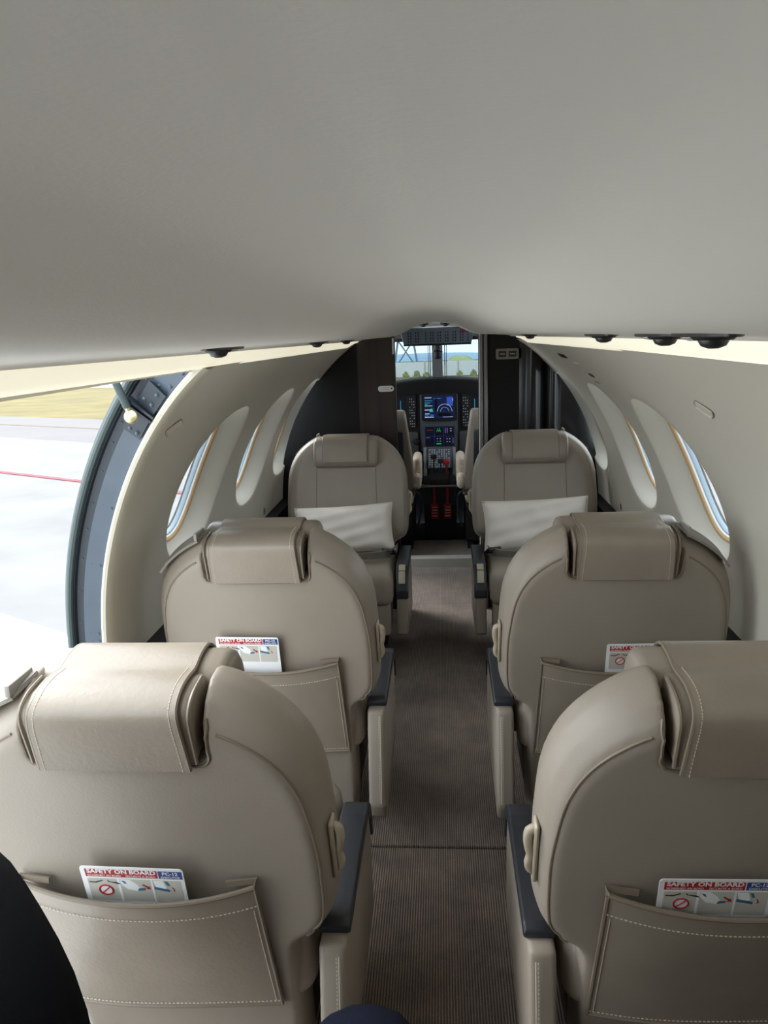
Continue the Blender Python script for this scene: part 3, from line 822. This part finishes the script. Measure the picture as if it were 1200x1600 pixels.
service(.30, 2.45, 0, .16, 'dark ceiling reading light nearest the black partition on the right')

# ---------------------------------------------------------------- flush coat hooks and placards
def on_wall(side, y, z):
    th = th_of(z); p = wp(y, th, side, -.0005); n = Vector((-side*math.cos(th)/A, 0, -math.sin(th)/B)).normalized()
    yv = Vector((0,1,0)); xv = yv.cross(n).normalized()      # along the wall's height
    m = Matrix((yv, xv, n)).transposed().to_4x4(); m.translation = p; return m
def hook(side, y, z, label):
    m = on_wall(side, y, z); o = empty('coat_hook', m.translation); tag(o, label, 'hook', 'flush coat hooks'); L = Matrix.Translation(-m.translation) @ m
    pts = []
    for k in range(24):
        a = 2*math.pi*k/24; c, s = math.cos(a), math.sin(a); pts.append((.046*c*(1), .024*s*(1-.45*abs(c)), 0))
    rotm = Matrix.Rotation(R(0), 4, 'Z')
    bm = NB(); loft(bm, [[Vector(p) for p in pts], [Vector(p)*.93+Vector((0,0,.0028)) for p in pts], [Vector(p)*.80+Vector((0,0,.001)) for p in pts]]); bm.transform(L @ rotm); mk('plate', bm, WALL, o, True, 20)
    bm = NB(); tube(bm, [(p[0]*1.0, p[1]*1.0, .0006) for p in pts], .0012, 5, True); bm.transform(L @ rotm); mk('edge_gap', bm, PIPE, o)
hook(-1, 1.60, 1.219, 'flush almond-shaped hook plate on the left wall beside the cargo doorway')
hook(1, 1.495, 1.24, 'flush almond-shaped hook plate on the right wall')
for y, z, w, h, mt, lb in ((2.80,1.302,.14,.022,GUN,'dark grey rectangular placard highest on the right wall'), (2.66,1.280,.10,.007,WHITE,'small pale placard below the dark rectangular one'),
        (2.60,1.262,.06,.007,WALL,'tiny cream placard in the row on the right wall'), (2.60,1.243,.07,.014,GUN,'small dark placard in the row on the right wall'), (2.62,1.218,.09,.007,mat('pinkish_plate', (196,176,166), .5),'thin pinkish placard lowest in the row on the right wall')):
    m = on_wall(1, y, z); bm = NB(); prism(bm, rrect(w, h, .002, 2), -.0005, .0012, 2)
    ob = mk('placard', bm, mt, None, False); ob.matrix_world = m; tag(ob, lb, 'placard')

for sd_, y, z, lb in ((1,3.26,.645,'small grey oval button low on the right wall beside a window'), (-1,3.35,.632,'small grey oval button low on the left wall beside a window')):
    m = on_wall(sd_, y, z); o = empty('wall_button', m.translation); tag(o, lb, 'button', 'oval wall buttons'); L = Matrix.Translation(-m.translation) @ m
    bm = NB(); prism(bm, rrect(.030,.042,.0148,6), -.001, .003, 2, .001, 1); bm.transform(L); mk('plate', bm, CARDG, o)
    bm = NB(); prism(bm, rrect(.016,.026,.0078,5), .003, .005, 2, .0008, 1); bm.transform(L); mk('push_button', bm, GUN, o)

# ================================================================== COCKPIT
CK = mat('cockpit_grey_trim', (120,122,124), .6); CKD = mat('cockpit_dark_trim', (34,38,42), .7)
cw = empty('wall_cockpit', (0,4.6,0)); struct(cw)
bm = NB()
for s in (-1, 1):
    box(bm, (s*.78-.01, 0, -.05), (s*.78+.01, 1.6, .98))
box(bm, (-.78,1.10,-.05), (.78,1.13,.97)); mk('side_trim', bm, CKD, cw, False)
for s in (-1, 1):
    bm = NB(); box(bm, (s*.53-.26, -.02, -.02), (s*.53+.26, 0, 1.46)); mk('cockpit_divider', bm, CKD, cw, False)
# cockpit headliner
bm = NB(); rings = []
for i in range(9):
    y = 3.86+(5.25-3.86)*i/8; 
    rings.append([(x, y, 1.462-.02*(y-4)-.30*x*x-.02*max(0, y-4.9)) for x in [-.6+1.2*k/16 for k in range(17)]])
loft(bm, rings, closed=False); hl = struct(mk('ceiling_cockpit', bm, CEIL))
# front frame of the windshield and nose
bm = NB()
box(bm, (-.85,5.58,1.335), (.85,5.62,1.55)); box(bm, (-.85,5.24,1.36), (.85,5.60,1.40)); mk('windshield_header', bm, CK, cw, False).matrix_parent_inverse = cw.matrix_world.inverted() if False else Matrix.Translation((0,-4.6,0))
w7 = empty('window_7', (0,5.60,1.05)); struct(w7, 'two-pane cockpit windshield with a grey centre post', 'windshield')
for s in (-1, 1):
    bm = NB()
    f = [(s*.035,0,.0), (s*.70,.0,-.02), (s*.62,-.12,.34), (s*.035,-.12,.34)]
    loft(bm, [[Vector(p) for p in f], [Vector(p)+Vector((0,.006,0)) for p in f]]); mk('pane', bm, WGLASS, w7, False)
    bm = NB(); tube(bm, [(s*.052,-.004,.0), (s*.052,-.122,.34)], .003, 5); tube(bm, [(s*.064,-.004,.0), (s*.064,-.122,.34)], .0022, 5); mk('wiper_seam', bm, PANELG, w7)
bm = NB(); loft(bm, [[(-.036,-.03,-.02), (.036,-.03,-.02), (.03,.02,-.02), (-.03,.02,-.02)], [(-.036,-.15,.34), (.036,-.15,.34), (.03,-.10,.34), (-.03,-.10,.34)]]); mk('centre_post', bm, CK, w7, True, 30)
# glareshield + instrument panel
ip = empty('instrument_panel', (0,5.36,0)); tag(ip, 'black aircraft instrument panel with glowing displays below the windshield', 'instrument panel')
bm = NB(); rings = []
for i in range(25):
    x = -.70+1.4*i/24; z = 1.083-.22*x*x
    rings.append([(x, -.05, z-.03), (x, -.055, z-.012), (x, -.04, z), (x, .30, z+.0), (x, .30, z-.10), (x, -.02, z-.10)])
loft(bm, rings); mk('glareshield', bm, mat('black_glareshield', (14,15,16), .8), ip)
bm = NB(); box(bm, (-.70,.0,.58), (.70,.06,1.03), .004, 1); mk('panel_face', bm, PANELD, ip, False)
bm = NB(); box(bm, (-.125,-.02,.585), (.135,.02,.995), .01, 2); mk('centre_surround', bm, PANELG, ip)
def display(name, cx, cz, w, h, y, col, e, bez=PANELD):
    bm = NB(); prism(bm, rrect(w+.04, h+.035, .012, 3, cx, cz), y-.012, y, 1, .003, 1); b = mk(name, bm, bez, ip)
    bm = NB(); prism(bm, rrect(w, h, .003, 2, cx, cz), y-.0135, y-.012, 1); s = mk('screen', bm, screen_mat(name+'_glow', col, e), b, False)
    return b, y-.0142
def gfx(parent, y, rects, m, tubes=()):
    bm = NB()
    for (x0, z0, x1, z1) in rects: box(bm, (x0, y-.0006, z0), (x1, y, z1))
    for pts, r in tubes: tube(bm, [(x, y, z) for x, z in pts], r, 4)
    o = mk('display_graphics', bm, m, parent, False); o['kind'] = 'stuff'; return o
GW = screen_mat('glow_white', (190,205,230), .8); GC = screen_mat('glow_cyan', (60,150,190), .7); GG = screen_mat('glow_green', (30,190,80), .8); GB = screen_mat('glow_blue', (52,80,170), .6); GP = screen_mat('glow_violet', (120,110,190), .6)
up_, y_ = display('upper_display', .008, .893, .205, .155, -.02, (14,26,62), .6)
gfx(up_, y_, [(-.092,.955,-.045,.959), (-.092,.900,-.040,.903), (-.092,.872,-.05,.876), (-.09,.845,-.06,.849), (.03,.822,.10,.824), (-.092,.822,-.03,.826), (.098,.93,.102,.95)], GW, [([(.045+.05*math.cos(R(a)), .862+.05*math.sin(R(a))) for a in range(0,181,12)], .0012), ([(.045+.028*math.cos(R(a)), .862+.028*math.sin(R(a))) for a in range(0,181,15)], .0009)])
gfx(up_, y_, [(-.092,.935,-.04,.938), (-.092,.92,-.05,.923), (-.06,.86,-.035,.868), (-.03,.95,.02,.953)], GC)
gfx(up_, y_, [(-.05,.868,-.038,.882), (-.09,.91,-.07,.913)], GG); gfx(up_, y_, [(.0,.83,.085,.850), (-.02,.86,-.008,.955)], mat('screen_black', (6,8,14), .3)); gfx(up_, y_, [(-.092,.830,-.065,.838), (-.055,.83,-.03,.842), (.06,.90,.10,.96)], GB)
lo_, y_ = display('lower_display', .008, .690, .200, .135, -.022, (10,12,30), .4, PANELG)
gfx(lo_, y_, [(.045,.712,.049,.748), (.058,.712,.062,.748), (-.085,.68,-.06,.683), (.098,.64,.101,.68)], GP)
gfx(lo_, y_, [(-.015,.635,.018,.641), (-.001,.725,.003,.733)], GG, [([(-.012,.722), (-.005,.748), (.0,.725), (.006,.748), (.012,.722)], .0018)])
gfx(lo_, y_, [(-.028,.63,-.027,.75), (.034,.63,.035,.75), (-.09,.690,.10,.691)], GB)
gfx(lo_, y_, [(-.08,.733,-.04,.736)], mat('glow_red', (170,60,50), .4, emit=(170,60,50), estr=.4))
gfx(lo_, y_, [(-.012+.02*i, .655+.018*j, -.004+.02*i, .657+.018*j) for i in range(2) for j in range(2)] + [(.055+.018*i, .65+.02*j, .062+.018*i, .653+.02*j) for i in range(2) for j in range(2)] + [(.08,.725,.09,.728), (.08,.74,.09,.743)], GW)
for s in (-1, 1):
    bb, y_ = display('pilot_display', s*.32, .895, .19, .15, -.004, (10,14,24), .3)
    gfx(bb, y_, [(s*.30-.05,.86,s*.30-.047,.94), (s*.30+.04,.86,s*.30+.043,.94)], GC)
    # bezel control columns beside the centre displays
    bm = NB(); box(bm, (s*.185-.028+.005,-.014,.745), (s*.185+.028+.005,0,.98), .004, 1); col = mk('control_column', bm, PANELD, ip)
    bm = NB()
    for i in range(3):
        for j in range(11):
            if (i*7+j*3) % 4: box(bm, (s*.185+.005-.018+.014*i,-.0165,.757+.019*j), (s*.185+.005-.018+.014*i+.006,-.014,.757+.019*j+.006))
    k = mk('column_keys', bm, KEY, col, False); k['kind'] = 'stuff'
bm = NB()
for i in range(26): 
    x = -.30+.6*i/25; box(bm, (x,-.0035,1.012+.004*((i*5)%3)), (x+.010,.0,1.016+.004*((i*5)%3)))
k = mk('annunciator_keys', bm, mat('dim_key', (90,94,98), .5), ip, False); k['kind'] = 'stuff'
# lower grey side trims with knob
for s in (-1, 1):
    bm = NB(); box(bm, (s*.20-.06,-.02,.53), (s*.20+.06,.03,.72), .01, 2); mk('lower_trim', bm, mat('dark_grey_trim', (66,66,68), .6), ip)
bm = NB(); lathe(bm, [(.022,0), (.022,.012), (.014,.03), (.006,.032)], 16, Matrix.Translation((-.155,-.02,.655)) @ Matrix.Rotation(R(90), 4, 'X')); mk('control_knob', bm, DARK, ip)
# pedestal
pd = empty('centre_pedestal', (0,5.14,0)); tag(pd, 'grey centre pedestal with keypad and throttle between the pilot seats', 'console')
bm = NB(); prism(bm, [(0,0), (0,.40), (.03,.44), (.10,.47), (.20,.60), (.26,.60), (.26,0)], -.105, .115, 0, .008, 2); mk('body', bm, CKD, pd, True, 30)
for s in (-1, 1):
    bm = NB(); prism(bm, [(.04,.40), (.03,.45), (.10,.485), (.19,.62), (.24,.62), (.24,.40)], s*.10-.012+.005, s*.10+.012+.005, 0, .004, 2); mk('side_cheek', bm, CK, pd)
slope = math.atan2(.13, .10)
KM = Matrix.Translation((.005,.135,.545)) @ Matrix.Rotation(slope, 4, 'X')
bm = NB(); box(bm, (-.085,-.085,-.004), (.085,.085,.006), .004, 1, KM); kp = mk('keypad', bm, PANELG, pd)
bm = NB()
for i in range(9):
    for j in range(9):
        if (i*3+j*5) % 7: box(bm, (-.072+.0165*i,-.074+.0165*j,.006), (-.072+.0165*i+.009,-.074+.0165*j+.006,.009), mtx=KM)
k = mk('keypad_keys', bm, KEY, kp, False); k['kind'] = 'stuff'
bm = NB(); prism(bm, [(-.02,.37), (-.015,.43), (.04,.475), (.10,.475), (.10,.37)], -.065, .07, 0, .012, 3); q = mk('throttle_quadrant', bm, DARK, pd)
for x, h, m_ in ((-.035,.59,DARK), (.012,.56,GUN), (.050,.55,RED)):
    bm = NB(); tube(bm, [(x,.03,.45), (x,.02,h-.02)], .006, 6); box(bm, (x-.022,.0,h-.03), (x+.022,.04,h), .008, 2); mk('lever', bm, m_, q)
bm = NB(); box(bm, (-.125,-.03,.37), (.135,.03,.385), .004, 1); mk('ledge', bm, ALU, pd)
for x in (-.040, .048):
    o = empty('warning_tag', (x+.005,5.105,.36)); tag(o, 'red hanging warning tag on the pedestal, %s of the pair' % ('left' if x < 0 else 'right'), 'tag', 'red warning tags')
    bm = NB(); ribbon(bm, [(0,0,.012), (.001,-.004,-.06), (0,-.002,-.11)], .016, (1,0,0), .001); mk('strap', bm, REDFLAG, o)
    bm = NB(); ribbon(bm, [(0,-.003,-.10), (.002,-.006,-.15), (0,-.004,-.205)], .050, (1,0,0), .0012); f = mk('flag', bm, REDFLAG, o)
    bm = NB()
    for j in range(4): box(bm, (-.017,-.0095,-.125-.02*j), (.017,-.0075,-.121-.02*j))
    mk('print_lines', bm, CARDG, f, False)
# overhead panel + compass
oh = empty('overhead_panel', (.005,4.95,1.372)); tag(oh, 'grey overhead switch panel above the windshield', 'switch panel')
T = Matrix.Rotation(R(14), 4, 'X')
bm = NB(); prism(bm, [(-.225,.05), (.225,.05), (.232,.035), (.212,-.050), (-.212,-.050), (-.232,.035)], -.008, .02, 1, .004, 1); bm.transform(T); mk('panel_plate', bm, mat('overhead_grey', (118,130,144), .5), oh)
bm = NB()
for i in range(26):
    for j in range(4):
        if (i*5+j*3) % 3 != 0 and not (6 <= i <= 7): box(bm, (-.20+.0155*i,-.013,-.034+.018*j), (-.20+.0155*i+.006,-.008,-.034+.018*j+.008))
bm.transform(T); k = mk('switches', bm, DARK, oh, False); k['kind'] = 'stuff'
bm = NB(); box(bm, (.14,-.012,.018), (.185,-.008,.042)); bm.transform(T); mk('red_guard', bm, mat('faded_red', (150,70,80), .5), oh, False)
bm = NB(); box(bm, (-.212,-.014,-.056), (.212,-.004,-.047)); bm.transform(T); mk('lower_edge', bm, DARK, oh, False)
for x in (-.075, .055):
    o = empty('cockpit_air_outlet', (x,4.62,1.447)); tag(o, 'round cockpit air outlet above the overhead panel, %s one' % ('left' if x < 0 else 'right'), 'air outlet', 'cockpit air outlets')
    bm = NB(); lathe(bm, [(.03,.002), (.03,-.006), (.022,-.010)], 20); mk('ring', bm, DARK, o)
    bm = NB(); lathe(bm, [(.018,-.002), (.016,-.014), (.008,-.02)], 16); mk('eyeball', bm, GUN, o)
cp_ = empty('compass', (0.004,5.40,1.33)); tag(cp_, 'black compass hanging on the windshield centre post', 'compass')
bm = NB(); tube(bm, [(0,0,.03), (0,-.01,-.06)], .012, 8); mk('stem', bm, DARK, cp_)
bm = NB(); lathe(bm, [(.012,.03), (.026,.022), (.030,.0), (.026,-.02), (.012,-.03)], 20, Matrix.Translation((0,-.012,-.085))); mk('housing', bm, DARK, cp_)
for s in (-1, 1):
    bm = NB(); tube(bm, [(s*.016,-.002,.03), (s*.018,-.01,-.04), (s*.032,-.014,-.07)], .004, 6); mk('bracket', bm, CHROME, cp_)
# pilot seats
def pilot(sx, label):
    o = empty('pilot_seat', (sx*.37,4.90,0)); tag(o, label, 'pilot seat', 'pilot seats')
    prof = [(.02,.35), (-.04,.60), (-.085,.86), (-.075,.915), (-.04,.93), (.0,.90), (.05,.62), (.09,.36)]
    bm = NB(); prism(bm, prof, -.218, .218, 0, .025, 3)
    for v in bm.verts: v.co.x *= 1-.25*max(0, (v.co.z-.5)/.43)
    mk('backrest', bm, LEATHER, o, True, 50)
    bm = NB(); prism(bm, [(-.005,.36), (-.06,.62), (-.092,.80), (-.10,.79), (-.075,.60), (-.02,.35)], -.15, .15, 0, .004, 1); mk('back_shell', bm, BLACKPAD, o)
    bm = NB(); box(bm, (-.20,.05,.28), (.20,.46,.40), .035, 3); mk('seat_cushion', bm, SHEEP, o)
    bm = NB()
    ax = -sx*.225
    box(bm, (ax-.03,.06,.40), (ax+.03,.36,.60), .028, 3); box(bm, (ax-.03,-.01,.40), (ax+.03,.14,.50), .028, 3); mk('sheepskin_armrest', bm, SHEEP, o, True, 70)
    bm = NB(); box(bm, (-.20,.02,.04), (.20,.44,.29), .01, 1)
    for s in (-1, 1): box(bm, (s*.17-.02,.0,0), (s*.17+.02,.5,.04))
    mk('seat_frame', bm, DARK, o, False)
    bm = NB(); tube(bm, spline([(ax+sx*.03,.0,.40), (ax-sx*.02,-.02,.37), (ax-sx*.025,.02,.28), (ax,.03,.14)], 4), .007, 6); mk('harness_strap', bm, BLACKPAD, o)
pilot(-1, 'beige leather pilot seat with sheepskin arm left of the centre pedestal')
pilot(1, 'beige leather pilot seat with sheepskin arm right of the centre pedestal')

# ================================================================== OUTSIDE
NP = R(1.9)
def G(x, y, h=0.0): return Vector((x, y*math.cos(NP)+h*math.sin(NP), -1.25-y*math.sin(NP)+h*math.cos(NP)))
DX, DN = Vector((.85,-.53)).normalized(), Vector((.53,.85)).normalized()
def strip(name, n0, n1, m, h=0, t0=-900, t1=900, label=None, cat=None):
    bm = NB(); P = [DN*n0+DX*t0, DN*n0+DX*t1, DN*n1+DX*t1, DN*n1+DX*t0]
    loft(bm, [[G(p.x, p.y, h) for p in P], [G(p.x, p.y, h-.3) for p in P]]); o = mk(name, bm, m, None, False)
    return struct(o, label, cat)
CONC = mat('ramp_concrete', (112,111,110), .85, var=.15, scale=.6, bump=.2, bscale=20)
strip('ramp_ground', 4.0, 16.25, CONC)
strip('apron_ground', -400, 4.0, mat('pale_bounce_concrete', (205,203,199), .85, var=.04, scale=.8))  # near ground coloured paler as if overexposed, to bounce light into the cabin
strip('taxiway_ground', 16.25, 24.2, mat('taxiway_asphalt', (102,98,98), .9, var=.06, scale=.5))
strip('taxiway_line_ground', 20.2, 20.4, mat('faded_yellow', (116,104,84), .9), .02)
strip('red_line_ground', 10.25, 10.42, mat('red_paint', (120,52,64), .8), .02)
GR = mat('dry_grass', (102,91,47), 1, var=.25, scale=.35, stretch=(1,1,1), bump=.8, bscale=6)
strip('grass_ground', 24.2, 900, GR, -.02)
strip('runway_ground', 66, 74, mat('runway_pale', (132,128,128), .9), .02, -900, -60)
strip('far_grass_ground', 98, 900, mat('green_grass', (80,94,52), 1, var=.2, scale=.2), .01)
# boundary wall, shrubs, hills ahead
fwall = empty('boundary_wall', G(0,118)); tag(fwall, 'long white boundary wall beyond the grass seen through the windshield', 'wall')
for i in range(-12, 13):
    bm = NB(); c0 = G(i*5.0,118); 
    box(bm, (-2.46,-.1,-.2), (2.46,.1,2.15)); bm.transform(Matrix.Translation(c0-fwall.location)); mk('wall_panel', bm, WHITE, fwall, False)
    bm = NB(); box(bm, (-.12,-.18,-.2), (.12,.18,2.3)); bm.transform(Matrix.Translation(c0+Vector((2.5,0,0))-fwall.location)); mk('wall_post', bm, CARDG, fwall, False)
def blob(name, c, sx, sy, sz, m, label, cat, group, seed, noise=.12):
    rnd = random.Random(seed); bm = NB(); bmesh.ops.create_icosphere(bm, subdivisions=4, radius=1)
    ph = [rnd.uniform(0, 6) for _ in range(9)]
    for v in bm.verts:
        p = v.co; k = 1+noise*(math.sin(5*p.x+ph[0])*math.sin(4*p.y+ph[1])+.7*math.sin(9*p.z+ph[2]+3*p.x)+.6*math.sin(13*p.x+ph[3])*math.sin(11*p.z+ph[4]))
        v.co = Vector((p.x*sx*k, p.y*sy*k, max(-.1, p.z)*sz*k))
    o = mk(name, bm, m, None, True, 0); o.location = c; tag(o, label, cat, group); return o
HG = mat('hazy_hill_green', (150,162,110), 1, var=.25, scale=.05); TG = mat('tree_green', (132,140,96), 1, var=.3, scale=.8)  # hill green lightened to stand in for haze
blob('grassy_hill', G(8,330,-1), 6.5, 20, 4.6, HG, 'rounded green hill beyond the white wall seen through the right windshield pane', 'hill', None, 3, .05)
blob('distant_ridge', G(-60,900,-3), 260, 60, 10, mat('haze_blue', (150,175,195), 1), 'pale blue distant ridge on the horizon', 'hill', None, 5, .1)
for i, (x, h) in enumerate(((-5.2,.8), (-3.6,1.0), (-2.2,.7), (2.6,.7), (4.6,.9), (6.0,.65))):
    blob('shrub', G(x,113), .5, .45, h, TG, ['round shrub leftmost before the white wall', 'tallest shrub before the wall in the left pane', 'small shrub before the wall near the centre post', 'small shrub right of the windshield centre post', 'taller shrub in the right pane before the wall', 'low shrub rightmost before the white wall'][i], 'shrub', 'shrubs before the boundary wall', 20+i)
tw = empty('signal_tower', G(-8.6,190)); tag(tw, 'pale steel tower structure behind the wall in the left windshield pane', 'tower')
STL = mat('steel_blue', (120,150,172), .6)
for x in (-3, 3):
    bm = NB(); tube(bm, [(x,0,0), (x*.5,0,9)], .25, 6); mk('leg', bm, STL, tw)
bm = NB(); tube(bm, [(-3,0,0), (1.8,0,7)], .18, 6); tube(bm, [(3,0,0), (-1.8,0,7)], .18, 6); mk('cross_brace', bm, STL, tw)
bm = NB(); box(bm, (-4,-1,7), (4,1,10.5), .2, 1); mk('platform', bm, STL, tw)
for i, x in enumerate((-52,-48,-44)):
    blob('far_tree', G(x*1.0-16+i*6,168), 4, 4, 3+.5*i, TG, ['leftmost low green tree far beyond the runway', 'middle low green tree far beyond the runway', 'rightmost low green tree far beyond the runway'][i], 'tree', 'far trees beyond the runway', 40+i)

# ================================================================== PERSON (photographer's lap at the bottom of the frame)
def skin_body():
    V_ = {'pel': ((-.24,.26,.42),.125), 'ab': ((-.24,.14,.56),.12), 'chest': ((-.23,.02,.70),.13), 'neck0': ((-.22,-.07,.83),.07), 'neck': ((-.22,-.10,.88),.052), 'head': ((-.21,-.12,.97),.095), 'top': ((-.21,-.13,1.04),.075), 'nose': ((-.21,-.035,.975),.016)}
    E_ = [('pel','ab'), ('ab','chest'), ('chest','neck0'), ('neck0','neck'), ('neck','head'), ('head','top'), ('head','nose')]
    for s, kx, ky, kz, fx in ((-1,-.60,.71,.80,-.50), (1,-.064,.735,.598,-.10)):
        n = 'l' if s < 0 else 'r'
        V_['hip'+n] = ((-.24+s*.10,.30,.42),.10); V_['th'+n] = ((-.415,.58,.68) if s < 0 else (-.10,.50,.55), .115 if s < 0 else .10)
        V_['kn'+n] = ((kx,ky,kz),.125 if s < 0 else .080); V_['ca'+n] = ((fx*.6+kx*.4,ky-.02,.36),.056); V_['an'+n] = ((fx,ky-.05,.09),.04); V_['he'+n] = ((fx,ky-.07,.04),.038); V_['to'+n] = ((fx,ky+.10,.035),.033)
        E_ += [('pel','hip'+n), ('hip'+n,'th'+n), ('th'+n,'kn'+n), ('kn'+n,'ca'+n), ('ca'+n,'an'+n), ('an'+n,'he'+n), ('an'+n,'to'+n)]
        V_['sh'+n] = ((-.23+s*.19,-.03,.80),.065); V_['el'+n] = ((-.23+s*.26,.14,.58),.045); V_['wr'+n] = ((-.21+s*.085,.32,.64),.03)
        hx = -.205+s*.048; V_['ha'+n] = ((hx,.38,.650),.032)
        E_ += [('chest','sh'+n), ('sh'+n,'el'+n), ('el'+n,'wr'+n), ('wr'+n,'ha'+n)]
        for f in range(4):
            V_['f%d%s' % (f, n)] = ((hx-.03+.02*f,.425+.006*(f in (1,2)),.650),.0095); V_['g%d%s' % (f, n)] = ((hx-.034+.022*f,.465+.01*(f in (1,2)),.633),.008)
            E_ += [('ha'+n,'f%d%s' % (f, n)), ('f%d%s' % (f, n),'g%d%s' % (f, n))]
        V_['t'+n] = ((hx-s*.045,.385,.665),.011); V_['u'+n] = ((hx-s*.052,.42,.670),.009)
        E_ += [('ha'+n,'t'+n), ('t'+n,'u'+n)]
    keys = list(V_); me = bpy.data.meshes.new('body'); me.from_pydata([V_[k][0] for k in keys], [(keys.index(a), keys.index(b)) for a, b in E_], [])
    o = link(bpy.data.objects.new('person', me)); o.modifiers.new('s', 'SKIN'); o.modifiers.new('d', 'SUBSURF').levels = 2
    for i, k in enumerate(keys): me.skin_vertices[0].data[i].radius = (V_[k][1], V_[k][1]); me.skin_vertices[0].data[i].use_root = (k == 'pel')
    m2 = evaluated(o); bpy.data.objects.remove(o); return m2
bme = skin_body()
for m_ in (CLOTHB, CLOTHN, SKIN, HAIR): bme.materials.append(m_)
for p in bme.polygons:
    c = p.center; p.use_smooth = True; i = 0
    if c.z > .86 and c.y < .1: i = 3 if (c.z > 1.035 or c.y < -.15) else 2
    elif abs(c.x+.205) < .105 and .345 < c.y < .50 and .612 < c.z < .70: i = 2
    elif c.y > .47 and c.z > .60 and abs(abs(c.x+.24)-.15) < .085 and c.z > .0 and c.y < .62 and False: i = 2
    elif c.x > -.19 and c.z < .80 and c.y > .28: i = 1
    p.material_index = i
pe = link(bpy.data.objects.new('person', bme)); tag(pe, 'person in black and navy clothes sitting low behind the last row, knees in frame', 'person')
for sx in (-1, 1):
    bm = NB(); bmesh.ops.create_uvsphere(bm, u_segments=12, v_segments=8, radius=.011); bm.transform(Matrix.Translation((-.21+sx*.03,-.052,.995))); mk('eye', bm, WHITE, pe)
